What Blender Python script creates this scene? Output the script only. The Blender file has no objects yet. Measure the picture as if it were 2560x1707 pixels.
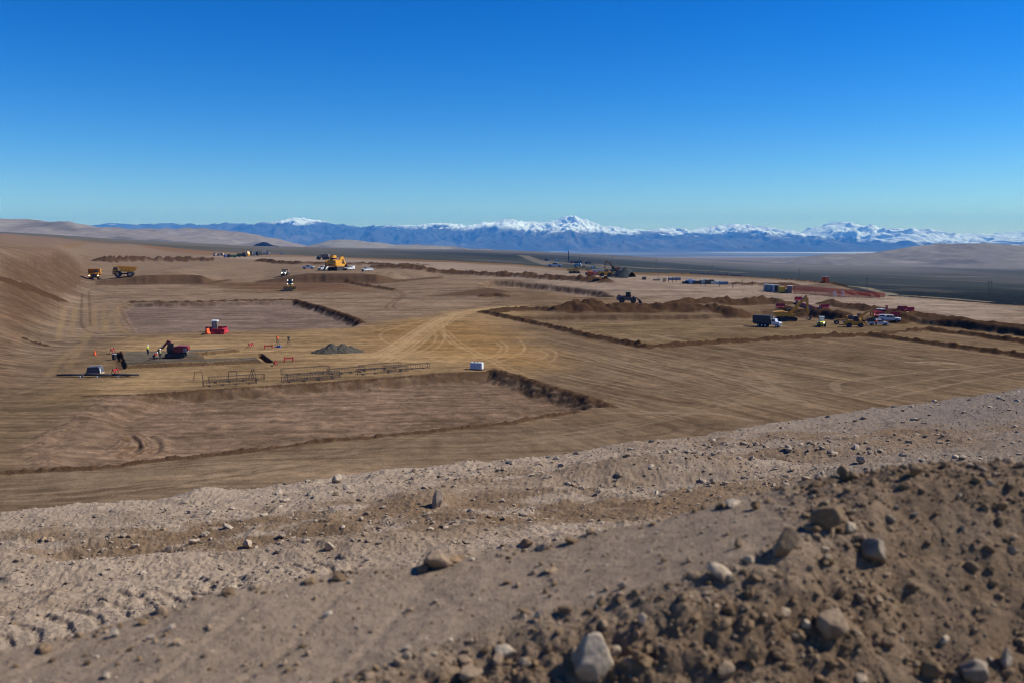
import bpy, math, random
import numpy as np
from mathutils import Vector, Matrix
R = math.radians
SC = bpy.context.scene
COL = SC.collection

# ------------------------------------------------------------------ camera
F = 2297.0            # focal length in pixels of a 2560 wide frame
PITCH = R(6.0)
cam_d = bpy.data.cameras.new('camera'); cam = bpy.data.objects.new('camera', cam_d)
COL.objects.link(cam); SC.camera = cam
cam_d.sensor_width = 36.0; cam_d.lens = 36.0 * F / 2560
cam.location = (0, 0, 0); cam.rotation_euler = (R(90) - PITCH, 0, 0)
cam_d.clip_start = 0.05; cam_d.clip_end = 120000
cam_d.dof.use_dof = True; cam_d.dof.focus_distance = 30.0; cam_d.dof.aperture_fstop = 2.2

# ------------------------------------------------------------------ sky and sun
SUN_EL, SUN_AZ = R(43), R(80)          # azimuth from +Y towards +X
W = bpy.data.worlds.new('World'); SC.world = W; W.use_nodes = True
nt = W.node_tree; nt.nodes.clear()
sky = nt.nodes.new('ShaderNodeTexSky'); sky.sky_type = 'NISHITA'; sky.sun_disc = False
sky.sun_elevation = SUN_EL; sky.sun_rotation = SUN_AZ
sky.altitude = 1500; sky.air_density = 1.0; sky.dust_density = 0.0; sky.ozone_density = 3.5
hs = nt.nodes.new('ShaderNodeHueSaturation'); hs.inputs['Hue'].default_value = 0.5; hs.inputs['Saturation'].default_value = 1.47
gm = nt.nodes.new('ShaderNodeGamma'); gm.inputs[1].default_value = 1.3
bg = nt.nodes.new('ShaderNodeBackground'); bg.inputs['Strength'].default_value = 0.055
wo = nt.nodes.new('ShaderNodeOutputWorld')
nt.links.new(sky.outputs[0], hs.inputs['Color']); nt.links.new(hs.outputs[0], gm.inputs[0]); vm_ = nt.nodes.new('ShaderNodeVectorMath'); vm_.operation = 'MULTIPLY'; vm_.inputs[1].default_value = (1.0, 1.0, 1.12)
nt.links.new(gm.outputs[0], vm_.inputs[0]); nt.links.new(vm_.outputs[0], bg.inputs[0]); nt.links.new(bg.outputs[0], wo.inputs[0])
sd = bpy.data.lights.new('sun', 'SUN'); sd.energy = 5.0; sd.angle = R(0.5); sd.color = (1.0, 0.955, 0.89)
so = bpy.data.objects.new('sun', sd); COL.objects.link(so)
sv = Vector((math.cos(SUN_EL) * math.sin(SUN_AZ), math.cos(SUN_EL) * math.cos(SUN_AZ), math.sin(SUN_EL)))
so.rotation_euler = sv.to_track_quat('Z', 'Y').to_euler(); so.location = (60, 20, 60)
SC.view_settings.view_transform = 'Standard'; SC.view_settings.look = 'None'
SC.view_settings.exposure = 0.3; SC.view_settings.gamma = 1.0
SC.render.engine = 'CYCLES'
SC.cycles.use_denoising = True
SC.cycles.volume_bounces = 0; SC.cycles.max_bounces = 6; SC.cycles.diffuse_bounces = 3
SC.cycles.volume_max_steps = 64
SC.cycles.pixel_filter_type = 'BLACKMAN_HARRIS'; SC.cycles.filter_width = 1.1

# ------------------------------------------------------------------ noise
def _h(ix, iy, s):
    n = (ix.astype(np.int64) * 374761393 + iy.astype(np.int64) * 668265263 + s * 974634777) & 0xffffffff
    n = ((n ^ (n >> 13)) * 1274126177) & 0xffffffff
    n = ((n ^ (n >> 16)) * 2246822519) & 0xffffffff
    return ((n ^ (n >> 15)) & 0xffffff) / float(0xffffff)
def vn(x, y, s=0):
    x0 = np.floor(x); y0 = np.floor(y); fx = x - x0; fy = y - y0
    fx = fx * fx * fx * (fx * (fx * 6 - 15) + 10); fy = fy * fy * fy * (fy * (fy * 6 - 15) + 10)
    a = _h(x0, y0, s); b = _h(x0 + 1, y0, s); c = _h(x0, y0 + 1, s); d = _h(x0 + 1, y0 + 1, s)
    return (a + (b - a) * fx + (c - a) * fy + (a - b - c + d) * fx * fy) * 2 - 1
def fbm(x, y, o=4, s=0, g=0.5):
    t = 0; a = 1.0; n = 0
    for i in range(o):
        t = t + a * vn(x, y, s + i * 17); n += a
        x, y = (x * 1.6 + y * 1.2) + 5.3, (-x * 1.2 + y * 1.6) - 2.7; a *= g
    return t / n
def ridged(x, y, o=4, s=0, g=0.5):
    t = 0; a = 1.0; n = 0
    for i in range(o):
        t = t + a * (1 - 2 * np.abs(vn(x, y, s + i * 13))); n += a
        x, y = (x * 1.6 + y * 1.2) + 1.3, (-x * 1.2 + y * 1.6) + 7.7; a *= g
    return t / n
def worley(x, y, s=0):
    xi = np.floor(x); yi = np.floor(y); f1 = np.full(x.shape, 9.0); cid = np.zeros(x.shape)
    for dx in (-1, 0, 1):
        for dy in (-1, 0, 1):
            cx = xi + dx; cy = yi + dy
            px = cx + _h(cx, cy, s); py = cy + _h(cx, cy, s + 5)
            d = np.hypot(px - x, py - y); m = d < f1
            f1 = np.where(m, d, f1); cid = np.where(m, _h(cx, cy, s + 9), cid)
    return f1, cid
def ss(a, b, x):
    t = np.clip((x - a) / (b - a), 0, 1); return t * t * (3 - 2 * t)

# ------------------------------------------------------------------ pixel rays
CP, SP = math.cos(PITCH), math.sin(PITCH)
def ray(x, y):
    a = (x - 1280) / F; b = (853.5 - y) / F
    return a, CP + b * SP, -SP + b * CP
def row_z(y, Y):
    _, dy, dz = ray(1280, y); return Y * dz / dy
def seg_d(X, Y, P, closed=False, along=False):
    """distance to a polyline (and arclength)"""
    best = np.full(X.shape, 1e9); sl = np.zeros(X.shape); acc = 0.0
    n = len(P)
    for i in range(n if closed else n - 1):
        ax, ay = P[i]; bx, by = P[(i + 1) % n]
        vx, vy = bx - ax, by - ay; L2 = vx * vx + vy * vy + 1e-12
        t = np.clip(((X - ax) * vx + (Y - ay) * vy) / L2, 0, 1)
        d = np.hypot(X - ax - t * vx, Y - ay - t * vy)
        m = d < best; best = np.where(m, d, best)
        if along: sl = np.where(m, acc + t * math.sqrt(L2), sl)
        acc += math.sqrt(L2)
    return (best, sl, acc) if along else best
def inside(X, Y, P):
    r = np.zeros(X.shape, bool); n = len(P)
    for i in range(n):
        ax, ay = P[i]; bx, by = P[(i + 1) % n]
        if ay == by: continue
        c = ((ay > Y) != (by > Y)) & (X < (bx - ax) * (Y - ay) / (by - ay) + ax)
        r ^= c
    return r
def sdist(X, Y, P):      # positive inside
    d = seg_d(X, Y, P, True); return np.where(inside(X, Y, P), d, -d)
def local(X, Y, P, pad):
    xs = [p[0] for p in P]; ys = [p[1] for p in P]
    return (X > min(xs) - pad) & (X < max(xs) + pad) & (Y > min(ys) - pad) & (Y < max(ys) + pad)

# ------------------------------------------------------------------ terrain tables
def mk_table(cols, rows, Z, y0, y1, blur):
    ux = np.array([(c - 1280) / F for c in cols]); ly = np.log(np.array(rows, float)); Z = np.array(Z, float)
    U = np.linspace(-1.2, 1.2, 480); L = np.linspace(math.log(y0), math.log(y1), 420)
    A = np.array([np.interp(L, ly, z) for z in Z])
    B = np.array([np.interp(U, ux, A[:, j]) for j in range(len(L))]).T
    for _ in range(blur):
        for ax in (0, 1):
            p = np.pad(B, [(2, 2) if k == ax else (0, 0) for k in (0, 1)], mode='edge')
            B = sum(np.take(p, range(k, k + B.shape[ax]), axis=ax) for k in range(5)) / 5
    return U, L, B
def samp(T, X, Y):
    U, L, B = T
    Yc = np.maximum(Y, 20.0)
    i = (np.clip(X / Yc, U[0], U[-1] - 1e-6) - U[0]) / (U[1] - U[0]); j = (np.clip(np.log(Yc), L[0], L[-1] - 1e-6) - L[0]) / (L[1] - L[0])
    i0 = i.astype(int); j0 = j.astype(int); fi = i - i0; fj = j - j0
    return (B[i0, j0] * (1 - fi) * (1 - fj) + B[i0 + 1, j0] * fi * (1 - fj) + B[i0, j0 + 1] * (1 - fi) * fj + B[i0 + 1, j0 + 1] * fi * fj)
ROWS = [50, 80, 120, 160, 200, 250, 300, 350, 400, 500, 650, 900, 1250, 1600, 2200]
LOW = [-20.3, -20.3, -20.3, -20.4, -20.5, -20.1, -19.3, -18.0, -16.7, -14.7, -13.6, -12.9, -12.7, -13, -14]
ST = mk_table([-1200, -400, 0, 75, 150, 200, 300, 420, 640, 1280, 3600], ROWS, [
    [-18, -14, -8, -2, 0, 2, 4, 6, 8, 9, 11, 15, 24, 32, 42],
    [-20.3, -20, -18.5, -14, -7.5, -1.5, 0, 2, 3, 5, 7, 11, 20, 28, 38],
    [-20.3, -20.3, -20.3, -19.6, -16.2, -9.4, -3.2, -1.0, -.5, .6, 3, 7, 14, 20, 28],
    [-20.3, -20.3, -20.3, -20.3, -19.4, -15.2, -10, -3.8, -1.5, -.6, .5, 3, 9, 15, 22],
    [-20.3, -20.3, -20.3, -20.4, -20.4, -19.8, -18.2, -11.5, -5, -2.2, -1.2, 1, 6, 12.5, 20],
    LOW[:6] + [-19.3, -18, -15.5, -12.4, -9.0, -2.6, 2, 6, 10],
    LOW[:6] + [-19.3, -18, -16.5, -14.4, -10.8, -7, -.5, 5, 9],
    LOW[:6] + [-19.3, -18, -16.7, -14.6, -12.2, -9.5, -7, -2, 2],
    LOW[:6] + [-19.3, -18, -16.7, -14.7, -13, -11.7, -11, -10, -9],
    LOW, LOW], 50, 2200, 2)
NROWS = [300, 700, 1000, 1400, 2000, 3000, 4500, 5200, 7000]
NT = mk_table([-1200, -400, 0, 150, 300, 640, 1000, 1280, 1600, 1920, 2560, 3600], NROWS, [
    [-10, 2, 12, 28, 40, 50, 60, 50, -40],
    [-10, 0, 8, 20, 35, 45, 60, 50, -60],
    [-10, -2, 4, 16, 26, 40, 60, 55, -60],
    [-12, -6, 0, 8, 18, 30, 40, 35, -90],
    [-20, -14, -8, 2, 9, 16, 20, 15, -120],
    [-25, -20, -17, -13, -9, -6, -8, -12, -160],
    [-32, -30, -27, -25, -22, -19, -20, -24, -180],
    [-38, -38, -35, -33, -32, -30, -27, -34, -185],
    [-45, -45, -45, -45, -48, -52, -58, -70, -185],
    [-50, -50, -51, -57, -64, -76, -84, -94, -185],
    [-50, -50, -56, -66, -76, -86, -100, -108, -185],
    [-50, -50, -56, -66, -76, -86, -100, -108, -185]], 300, 7000, 3)

def march(fn, x, y, y0=45.0, y1=6500.0):
    a, dy, dz = ray(x, y)
    Ys = np.exp(np.linspace(math.log(y0), math.log(y1), 2600))
    Xs = Ys * a / dy; Zs = Ys * dz / dy
    h = fn(Xs, Ys); k = np.nonzero(h >= Zs)[0]
    if len(k) == 0: return (Xs[-1], Ys[-1])
    k = max(1, k[0])
    g0 = Zs[k - 1] - h[k - 1]; g1 = Zs[k] - h[k]; t = g0 / (g0 - g1 + 1e-9)
    t = min(max(t, 0), 1)
    return (float(Xs[k - 1] + t * (Xs[k] - Xs[k - 1])), float(Ys[k - 1] + t * (Ys[k] - Ys[k - 1])))
def S0(X, Y): return samp(ST, X, Y)
def P(*pts): return [march(S0, x, y) for x, y in pts]

RIM = [(-1.0 * 60, 45)] + [(-1.1 * 400, 400), (-1.1 * 1500, 1500)] + P((0, 584), (200, 603), (354, 614), (500, 626), (640, 634), (780, 640), (900, 645), (1130, 652), (1280, 660), (1420, 671), (1560, 680),
    (1720, 686), (1930, 696), (2080, 708), (2120, 722), (2200, 739), (2400, 752), (2560, 765)) + [(260, 245), (400, 200), (60, 45)]
# ---- features of the earthworks: pits, windrows, benches (world coordinates)
PIT_FRONT = P((235, 1010), (215, 990), (354, 985), (640, 966), (885, 950), (1100, 934), (1230, 927), (1300, 945), (1375, 969), (1432, 985), (1519, 1017), (1443, 1029), (1362, 1038), (1280, 1054), (1021, 1082), (803, 1102), (640, 1124), (408, 1148), (231, 1170), (60, 1180), (40, 1120), (150, 1050))
PIT_BACK = P((320, 757), (435, 758), (560, 755), (640, 753), (741, 752), (800, 768), (885, 797), (905, 809), (885, 818), (640, 824), (480, 830), (324, 833), (300, 800), (290, 770))
PIT_EAST = P((1218, 781), (1290, 790), (1450, 788), (1606, 787), (1770, 786), (1850, 783), (1900, 775), (2000, 778), (2110, 790), (2246, 792), (2400, 806), (2560, 826), (2900, 870), (2900, 890), (2560, 856), (2460, 843), (2328, 825), (2178, 839), (2056, 843), (1824, 856), (1688, 865), (1620, 869), (1552, 856), (1470, 840), (1375, 817), (1280, 797))
PIT_MID = P((1228, 700), (1289, 703), (1389, 713), (1511, 727), (1545, 744), (1440, 742), (1330, 737), (1230, 722), (1180, 712))
TRENCH = P((297, 886), (380, 884), (440, 882), (520, 880), (600, 876), (600, 880), (520, 887), (474, 889), (516, 898), (460, 906), (560, 904), (642, 899), (655, 908), (560, 912), (440, 917), (312, 922))
TRENCH2 = P((644, 884), (656, 884), (683, 905), (668, 907), (646, 893))
PITS = [(PIT_FRONT, 1.25, 3.1), (PIT_BACK, 1.25, 2.8), (PIT_EAST, 1.3, 2.2), (PIT_MID, 2.3, 5.0), (TRENCH, -0.6, 0.4), (TRENCH2, 1.3, 0.25)]
BENCH_L = P((238, 712), (300, 711), (380, 711), (450, 710), (520, 709), (575, 700), (560, 675)) + [(-150, 900), (-260, 900)] + P((190, 690), (215, 708))
BENCH_M = P((640, 706), (700, 706), (760, 706), (871, 707), (953, 708), (1030, 700), (1105, 694), (1120, 688)) + [(-20, 700), (-190, 700)]
BENCHES = [(BENCH_L, 3.6, 5.5, 130), (BENCH_M, 3.6, 6.0, 110)]
WIND = [  # polyline, half width, height, lumpiness
    (P((1214, 782), (1280, 797), (1375, 817), (1470, 840), (1552, 856), (1620, 869), (1688, 865), (1824, 856), (1920, 851), (2056, 843), (2178, 839)), 1.8, 1.25, .5),
    (P((2178, 840), (2287, 854), (2423, 873), (2560, 892), (2800, 925)), 1.8, 1.2, .5),
    (P((2178, 838), (2230, 832), (2301, 826), (2328, 826), (2464, 843), (2560, 857), (2800, 890)), 2.0, 1.3, .5),
    (P((1214, 781), (1290, 777), (1360, 776), (1420, 779)), 3.2, 1.5, .6),
    (P((1400, 778), (1520, 778), (1610, 779)), 6.0, 3.0, .5),
    (P((1432, 777), (1440, 776)), 9.0, 4.4, .3), (P((1480, 776), (1490, 776)), 9.0, 4.4, .3), (P((1545, 776), (1578, 776)), 8.0, 3.0, .3),
    (P((1600, 777), (1675, 777), (1770, 779), (1830, 782)), 5.5, 3.0, .5),
    (P((1690, 764), (1720, 761), (1770, 760), (1850, 760), (1930, 758), (1950, 760)), 6.0, 3.0, .4),
    (P((1965, 775), (2000, 780), (2060, 783), (2110, 789)), 3.5, 1.9, .3),
    (P((2072, 761), (2095, 765), (2130, 770), (2219, 782), (2246, 786)), 4.2, 2.2, .35),
    (P((2250, 795), (2287, 789), (2382, 802), (2464, 812), (2560, 822), (2760, 850)), 4.8, 1.7, .3),
    (P((945, 680), (1048, 683), (1157, 686), (1280, 692), (1400, 699), (1506, 706)), 7, 3.4, .5),
    (P((650, 655), (700, 660), (760, 664), (840, 665), (900, 666)), 6, 3.2, .35),
    (P((262, 655), (340, 654), (463, 655), (515, 655)), 9, 5.5, .35),
    (P((900, 664), (980, 668), (1060, 669)), 6, 2.4, .5),
    (P((1400, 663), (1470, 673), (1560, 679), (1720, 686)), 2.5, 1.0, .4),
    (P((1300, 660), (1340, 664), (1400, 668)), 2.5, 1.0, .4),
    (P((1840, 712), (1880, 713), (1980, 714)), 4, 1.7, .4),
    (P((1212, 742), (1240, 740), (1260, 743)), 3, 1.6, .2),
    (P((871, 707), (910, 715), (953, 721), (987, 727)), 2.0, 1.3, .4),
    (P((0, 1183), (231, 1172), (408, 1150), (640, 1126), (803, 1104), (1021, 1085), (1280, 1058), (1362, 1040), (1443, 1031)), .7, .38, .8),
    (P((1232, 926), (1300, 943), (1375, 967), (1432, 983), (1525, 1016)), 1.2, .45, .9), (P((215, 991), (354, 986), (640, 967), (885, 951), (1100, 935), (1230, 928)), .55, .22, .9),
    (P((741, 752), (800, 767), (885, 796), (905, 808)), 1.5, .6, .8), (P((327, 756), (435, 757), (640, 752), (741, 751)), 1.6, .75, .9),
    (P((283, 884), (297, 884), (304, 893), (303, 905)), .5, .5, .7),
    (P((60, 848), (80, 856), (116, 865)), .8, .6, .9), (P((0, 700), (60, 718), (120, 738), (150, 748)), 3, .9, .6),
    (P((2080, 708), (2140, 723), (2219, 738), (2400, 751), (2560, 764)), 2, .9, .3), (P((930, 646), (1130, 653), (1280, 661)), 2.0, .8, .3),
    (P((1930, 697), (2080, 709)), 2.0, .9, .3),
]
def site(X, Y, hi=True):
    z = S0(X, Y)
    for poly, h, w, dec in BENCHES:
        m = local(X, Y, poly, 5)
        if m.any():
            x, y = X[m], Y[m]
            xx = x + 1.5 * fbm(x * .08, y * .08, 3, 41); yy = y + 1.8 * ridged(x * .07 + .03 * y, y * .03, 3, 42)
            d = sdist(xx, yy, poly)
            front = seg_d(xx, yy, poly[:6])
            z[m] += np.where(d > 0, h * ss(0, w, d) * np.exp(-np.maximum(front - 5, 0) / dec) * ss(0, 26, seg_d(xx, yy, poly[5:] + poly[:1])), 0)
    for poly, dp, w in PITS:
        m = local(X, Y, poly, 4)
        if m.any():
            x, y = X[m], Y[m]
            j = min(.4, w * .3); q_ = .45 if w < 1.6 else .25
            d = sdist(x + j * fbm(x * q_, y * q_, 3, 7), y + j * fbm(x * q_, y * q_, 3, 8), poly)
            if poly is PIT_FRONT: d = np.minimum(d, 1e9); dpl = dp * ss(0, 16, seg_d(x, y, PIT_FRONT[-3:] + PIT_FRONT[:1]) + 25 * ss(-50, -42, x) * ss(100, 112, y))
            else: dpl = dp
            z[m] -= dpl * ss(0, w, d)
            if w > .8: z[m] += ss(0, w * .3, d) * ss(w * 1.5, w * .8, d) * (.26 * fbm(x * .6, y * .6, 3, 9) + .10 * ridged(x * .35, y * .35, 2, 10))
    wz = np.zeros(X.shape)
    for poly, w, h, lump in WIND:
        m = local(X, Y, poly, w * 1.6 + 1)
        if m.any():
            x, y = X[m], Y[m]
            f = max(.22, .75 / w)
            d, s, L = seg_d(x + .35 * w * fbm(x * f, y * f, 3, 3), y + .35 * w * fbm(x * f, y * f, 3, 4), poly, along=True)
            n = 1 + lump * fbm(x * f * 1.3, y * f * 1.3, 3, 11) + lump * .5 * fbm(x * f * 2.2, y * f * 2.2, 2, 12)
            wz[m] = np.maximum(wz[m], .70 * h * n * np.clip(1 - d / w, 0, 1) ** 1.1)
    return z + wz
def edge_line():
    pts = [(-300, 1318), (0, 1282), (181, 1259), (325, 1245), (506, 1227), (640, 1216), (821, 1198), (1001, 1178), (1280, 1151), (1470, 1127), (1688, 1100), (1920, 1063), (2110, 1038), (2301, 1008), (2464, 986), (2560, 972), (2800, 940)]
    out = []
    for x, y in pts:
        a, dy, dz = ray(x, y); u = a / dy; t = -dz / dy
        Yv = 2.2 / (t - .1 + .05 * u); out.append((u * Yv, Yv))
    return out
EDGE = edge_line()
EX = np.array([-60] + [p[0] for p in EDGE] + [60]); EY = np.array([8.0] + [p[1] for p in EDGE] + [50.0])
# the near berm: back edge, front edge, crest height along X
BX = [-5, -3, -1.8, -1.32, -.69, 0, .46, .85, 1.31, 1.75, 2.28, 4, 8]
BB = [3.0, 3.35, 3.62, 3.9, 4.05, 4.08, 4.16, 4.12, 4.08, 4.1, 4.05, 3.9, 3.6]
BF = [1.9, 2.2, 2.5, 2.6, 2.95, 3.30, 3.33, 3.36, 3.62, 3.80, 3.85, 3.7, 3.4]
BZ = [-1.75, -1.68, -1.63, -1.56, -1.51, -1.41, -1.31, -1.21, -1.12, -1.02, -.99, -.9, -.8]
def bench_z(X, Y): return -2.2 - .1 * Y + .05 * X
TRK = None
def near(X, Y, detail=True):
    m = (Y < 75) & (Y > -3)
    z = np.full(X.shape, -99.0)
    if not m.any(): return z, None
    x, y = X[m], Y[m]
    ex = np.interp(x, EX, EY) + .25 * fbm(x * .8, y * .8, 3, 61)
    d = (y - ex) * .9
    bz = bench_z(x, np.minimum(y, ex)) + .07 * fbm(x * .45, y * .45, 3, 60)
    # lumps and hollows on the bench
    for cx, cy, rx, ry, h in BUMPS:
        bz = bz + h * np.exp(-((x - cx) / rx) ** 2 - ((y - cy) / ry) ** 2)
    if detail:
        lod = np.clip(y / 14, .3, 1.5)
        bz = bz + .030 * fbm(x * 3.1, y * 3.1, 4, 62) + .034 * np.abs(fbm(x * 9, y * 9, 4, 63, .6)) + .07 * np.maximum(0, ridged(x * 1.1, y * 1.9, 3, 64) - .35)
        f1, cid = worley(x * 5.5, y * 5.5, 21)
        bz = bz + .045 * np.clip(.42 - f1, 0, 1) * (cid > .6) * ss(-.2, .5, fbm(x * .6, y * .6, 2, 65))
        f1, cid = worley(x * 15, y * 15, 22)
        bz = bz + .026 * np.clip(.45 - f1, 0, 1) * (cid > .45)
        if TRK is not None:
            dd, s, L = seg_d(x, y, TRK, along=True)
            cle = ss(.15, .5, np.abs(((s + .25 * dd + .05 * fbm(x * 2, y * 2, 2, 66)) / .23) % 1 - .5) * 2)
            band = ss(.42, .30, dd) * ss(-1.6, .2, fbm(x * 1.2, y * 1.2, 2, 67) + .6)
            bz = bz + band * (.030 * cle - .022)
    zz = bz - 0.78 * np.sqrt(np.maximum(0, d) ** 2 + .04) + .156
    zz = np.where(d > 0, zz, bz)
    # berm
    xx = x + .05 * fbm(x * 2.2, y * 2.2, 3, 70)
    yb = np.interp(xx, BX, BB) + .09 * fbm(x * 2.4, y * .5, 3, 71); yf = np.interp(xx, BX, BF) + .13 * fbm(x * 2.0, y * .5, 3, 72); top = np.interp(xx, BX, BZ)
    rough = ss(.10, -.25, y - yf)           # the ragged face towards the camera
    rough = np.maximum(rough, ss(.95, 1.6, x) * ss(.25, 0, y - yb) * .9)
    bt = top + .02 * fbm(x * 1.7, y * 1.7, 3, 73) + (.02 * (y - yf))
    bt = bt - .72 * np.maximum(0, yf - y) - .85 * np.maximum(0, y - yb)
    if detail:
        bt = bt + .004 * fbm(x * 22, y * 22, 3, 74) + .006 * fbm(x * 7, y * 7, 2, 75)
        f1, c1 = worley(x * 5.2 + .4 * fbm(x * 6, y * 6, 2, 76), y * 7.5, 31); f2, c2 = worley(x * 13, y * 16, 32); f3, c3 = worley(x * 30, y * 36, 33)
        rg_ = rough * (1 - .45 * ss(.9, 1.5, x)) * (1 + .35 * ss(1.0, .3, x))
        bt = bt + rg_ * (.075 * (.55 - f1) * (c1 > .35) + .035 * (.5 - f2) * (c2 > .3) + .014 * (.5 - f3) * (c3 > .3) + .05 * ridged(x * 2.6, y * 1.4, 3, 78) * .7)
        bt = bt + (1 - rough) * .012 * np.clip(.3 - f2, 0, 1) * (c2 > .8)
        cl = np.abs(((x - .35 * y) / .34 + .3 * fbm(x, y, 2, 79)) % 1 - .5) * 2
        bt = bt - (1 - rough) * .006 * ss(.75, 1, cl) * ss(.1, -.6, x) * ss(.05, .3, yb - y)
    g = -1.78 + .03 * fbm(x * 1.5, y * 1.5, 3, 80)
    zz = np.where(y < yf, np.maximum(bt, g), np.maximum(zz, bt))
    z[m] = zz
    return z, (m, rough, (bt > bz - .01) & (y < yb + 1.5), d)
def bpx(x, y, off=0):       # pixel -> point on the bench plane
    a, dy, dz = ray(x, y); u = a / dy; t = -dz / dy
    Yv = 2.2 / (t - .1 + .05 * u); return (u * Yv, Yv)
BUMPS = []
for (px, py, rx, ry, h) in [(1640, 1178, 1.6, .55, .22), (1640, 1205, 1.5, .35, -.16), (690, 1345, .75, .4, -.20), (560, 1330, .9, .5, -.05), (800, 1365, .7, .35, .10), (60, 1385, .6, .28, .14), (30, 1420, .8, .3, -.12), (1080, 1258, .55, .35, .13), (1990, 1130, 1.8, 1.0, .16), (1890, 1150, 1.5, .4, -.12),
                            (1340, 1230, 1.0, .5, .08), (1160, 1290, .7, .4, .07), (1450, 1290, 1.2, .4, -.07), (2120, 1190, 1.3, .5, .12), (250, 1420, .9, .3, .06)]:
    c = bpx(px, py); BUMPS.append((c[0], c[1], rx, ry, h))
_r = random.Random(77)
for _ in range(170):
    c = bpx(_r.uniform(-100, 2660), _r.uniform(1060, 1500)); s_ = _r.uniform(.12, .5); BUMPS.append((c[0], c[1], s_ * _r.uniform(.8, 2.4), s_ * .8, s_ * _r.uniform(-.30, .32)))
TRK = [bpx(-200, 1660), bpx(60, 1590), bpx(300, 1530), bpx(500, 1470), bpx(700, 1435), bpx(880, 1405)]

def H(X, Y, detail=True):
    X = np.asarray(X, float); Y = np.asarray(Y, float); sh = X.shape; X = X.ravel().copy(); Y = Y.ravel().copy()
    z = np.full(X.shape, -30.0); far = Y > 20
    rd = np.zeros(X.shape)
    if far.any():
        x, y = X[far], Y[far]
        s = site(x, y)
        n = samp(NT, x, y) - 25 * ss(560, 330, y)
        amp = np.clip((y - 300) / 1500, 0, 1)
        n = n + amp * 2.2 * fbm(x / 160, y / 300, 4, 90)
        d = sdist(x + 3 * fbm(x * .05, y * .05, 2, 91), y, RIM)
        if detail:
            s = s + .10 * fbm(x * .25, y * .25, 3, 92) + .045 * fbm(x * 1.1, y * 1.1, 3, 93)
            pf = ss(0, 2, sdist(x, y, PIT_FRONT)); s = s + pf * (.10 * fbm(x * .55, y * .3, 4, 94) + .07 * ridged(x * .5, y * 1.1, 3, 95))
            # curved ruts
            for poly, w, dp in RUTS:
                q = local(x, y, poly, w * 2)
                if q.any():
                    dd = seg_d(x[q], y[q], poly); s[q] += -dp * np.exp(-(dd / w) ** 2) + dp * .6 * np.exp(-((dd - 2 * w) / w) ** 2)
        zz = np.maximum(n, s - .42 * np.maximum(0, -d))
        z[far] = zz; rd[far] = d
    nz, info = near(X, Y, detail)
    isn = nz > z
    z = np.maximum(z, nz)
    return (z.reshape(sh), isn, rd, info, X, Y)
RUTS = []
def Hz(X, Y): return H(np.atleast_1d(X), np.atleast_1d(Y))[0]

# ------------------------------------------------------------------ materials
def nodes(name):
    m = bpy.data.materials.new(name); m.use_nodes = True; t = m.node_tree
    b = t.nodes['Principled BSDF']; return m, t, b
def N(t, typ, **kw):
    n = t.nodes.new(typ)
    for k, v in kw.items():
        if k in n.inputs: n.inputs[k].default_value = v
        else: setattr(n, k, v)
    return n
def earth_mat(name, s1, s2, bump, dist, rough=0.95, var=.35):
    m, t, b = nodes(name)
    at = N(t, 'ShaderNodeAttribute', attribute_name='Col'); tc = N(t, 'ShaderNodeTexCoord')
    n1 = N(t, 'ShaderNodeTexNoise', Scale=s1, Detail=6.0, Roughness=.65); n2 = N(t, 'ShaderNodeTexNoise', Scale=s2, Detail=5.0, Roughness=.7)
    for n in (n1, n2): t.links.new(tc.outputs['Object'], n.inputs['Vector'])
    mx = N(t, 'ShaderNodeMath', operation='ADD'); t.links.new(n1.outputs['Fac'], mx.inputs[0]); t.links.new(n2.outputs['Fac'], mx.inputs[1])
    mr = N(t, 'ShaderNodeMapRange'); mr.inputs['From Min'].default_value = .7; mr.inputs['From Max'].default_value = 1.3
    mr.inputs['To Min'].default_value = 1 - var; mr.inputs['To Max'].default_value = 1 + var; t.links.new(mx.outputs[0], mr.inputs['Value'])
    vm = N(t, 'ShaderNodeVectorMath', operation='SCALE'); t.links.new(at.outputs['Color'], vm.inputs[0]); t.links.new(mr.outputs[0], vm.inputs['Scale'])
    t.links.new(vm.outputs[0], b.inputs['Base Color']); b.inputs['Roughness'].default_value = rough; b.inputs['Specular IOR Level'].default_value = 0.0 if name == 'graded_earth' else .12
    bp = N(t, 'ShaderNodeBump', Strength=bump, Distance=dist); t.links.new(mx.outputs[0], bp.inputs['Height']); t.links.new(bp.outputs[0], b.inputs['Normal'])
    return m
MC = {}
def mat(name, col, rough=.55, metal=0.0, dirt=.35, em=0.0, spec=.4):
    if name in MC: return MC[name]
    m, t, b = nodes(name)
    tc = N(t, 'ShaderNodeTexCoord'); n1 = N(t, 'ShaderNodeTexNoise', Scale=2.3, Detail=6.0, Roughness=.7); t.links.new(tc.outputs['Object'], n1.inputs['Vector'])
    rp = N(t, 'ShaderNodeValToRGB'); rp.color_ramp.elements[0].position = .42; rp.color_ramp.elements[1].position = .72
    rp.color_ramp.elements[0].color = (0, 0, 0, 1); rp.color_ramp.elements[1].color = (dirt, dirt, dirt, 1)
    t.links.new(n1.outputs['Fac'], rp.inputs[0])
    mx = N(t, 'ShaderNodeMix', data_type='RGBA'); t.links.new(rp.outputs[0], mx.inputs[0])
    mx.inputs[6].default_value = (*col, 1); mx.inputs[7].default_value = (.20, .14, .09, 1)
    t.links.new(mx.outputs[2], b.inputs['Base Color']); b.inputs['Roughness'].default_value = rough; b.inputs['Metallic'].default_value = metal
    b.inputs['Specular IOR Level'].default_value = spec
    if em: b.inputs['Emission Color'].default_value = (1, .97, .9, 1); b.inputs['Emission Strength'].default_value = em
    MC[name] = m; return m

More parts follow.
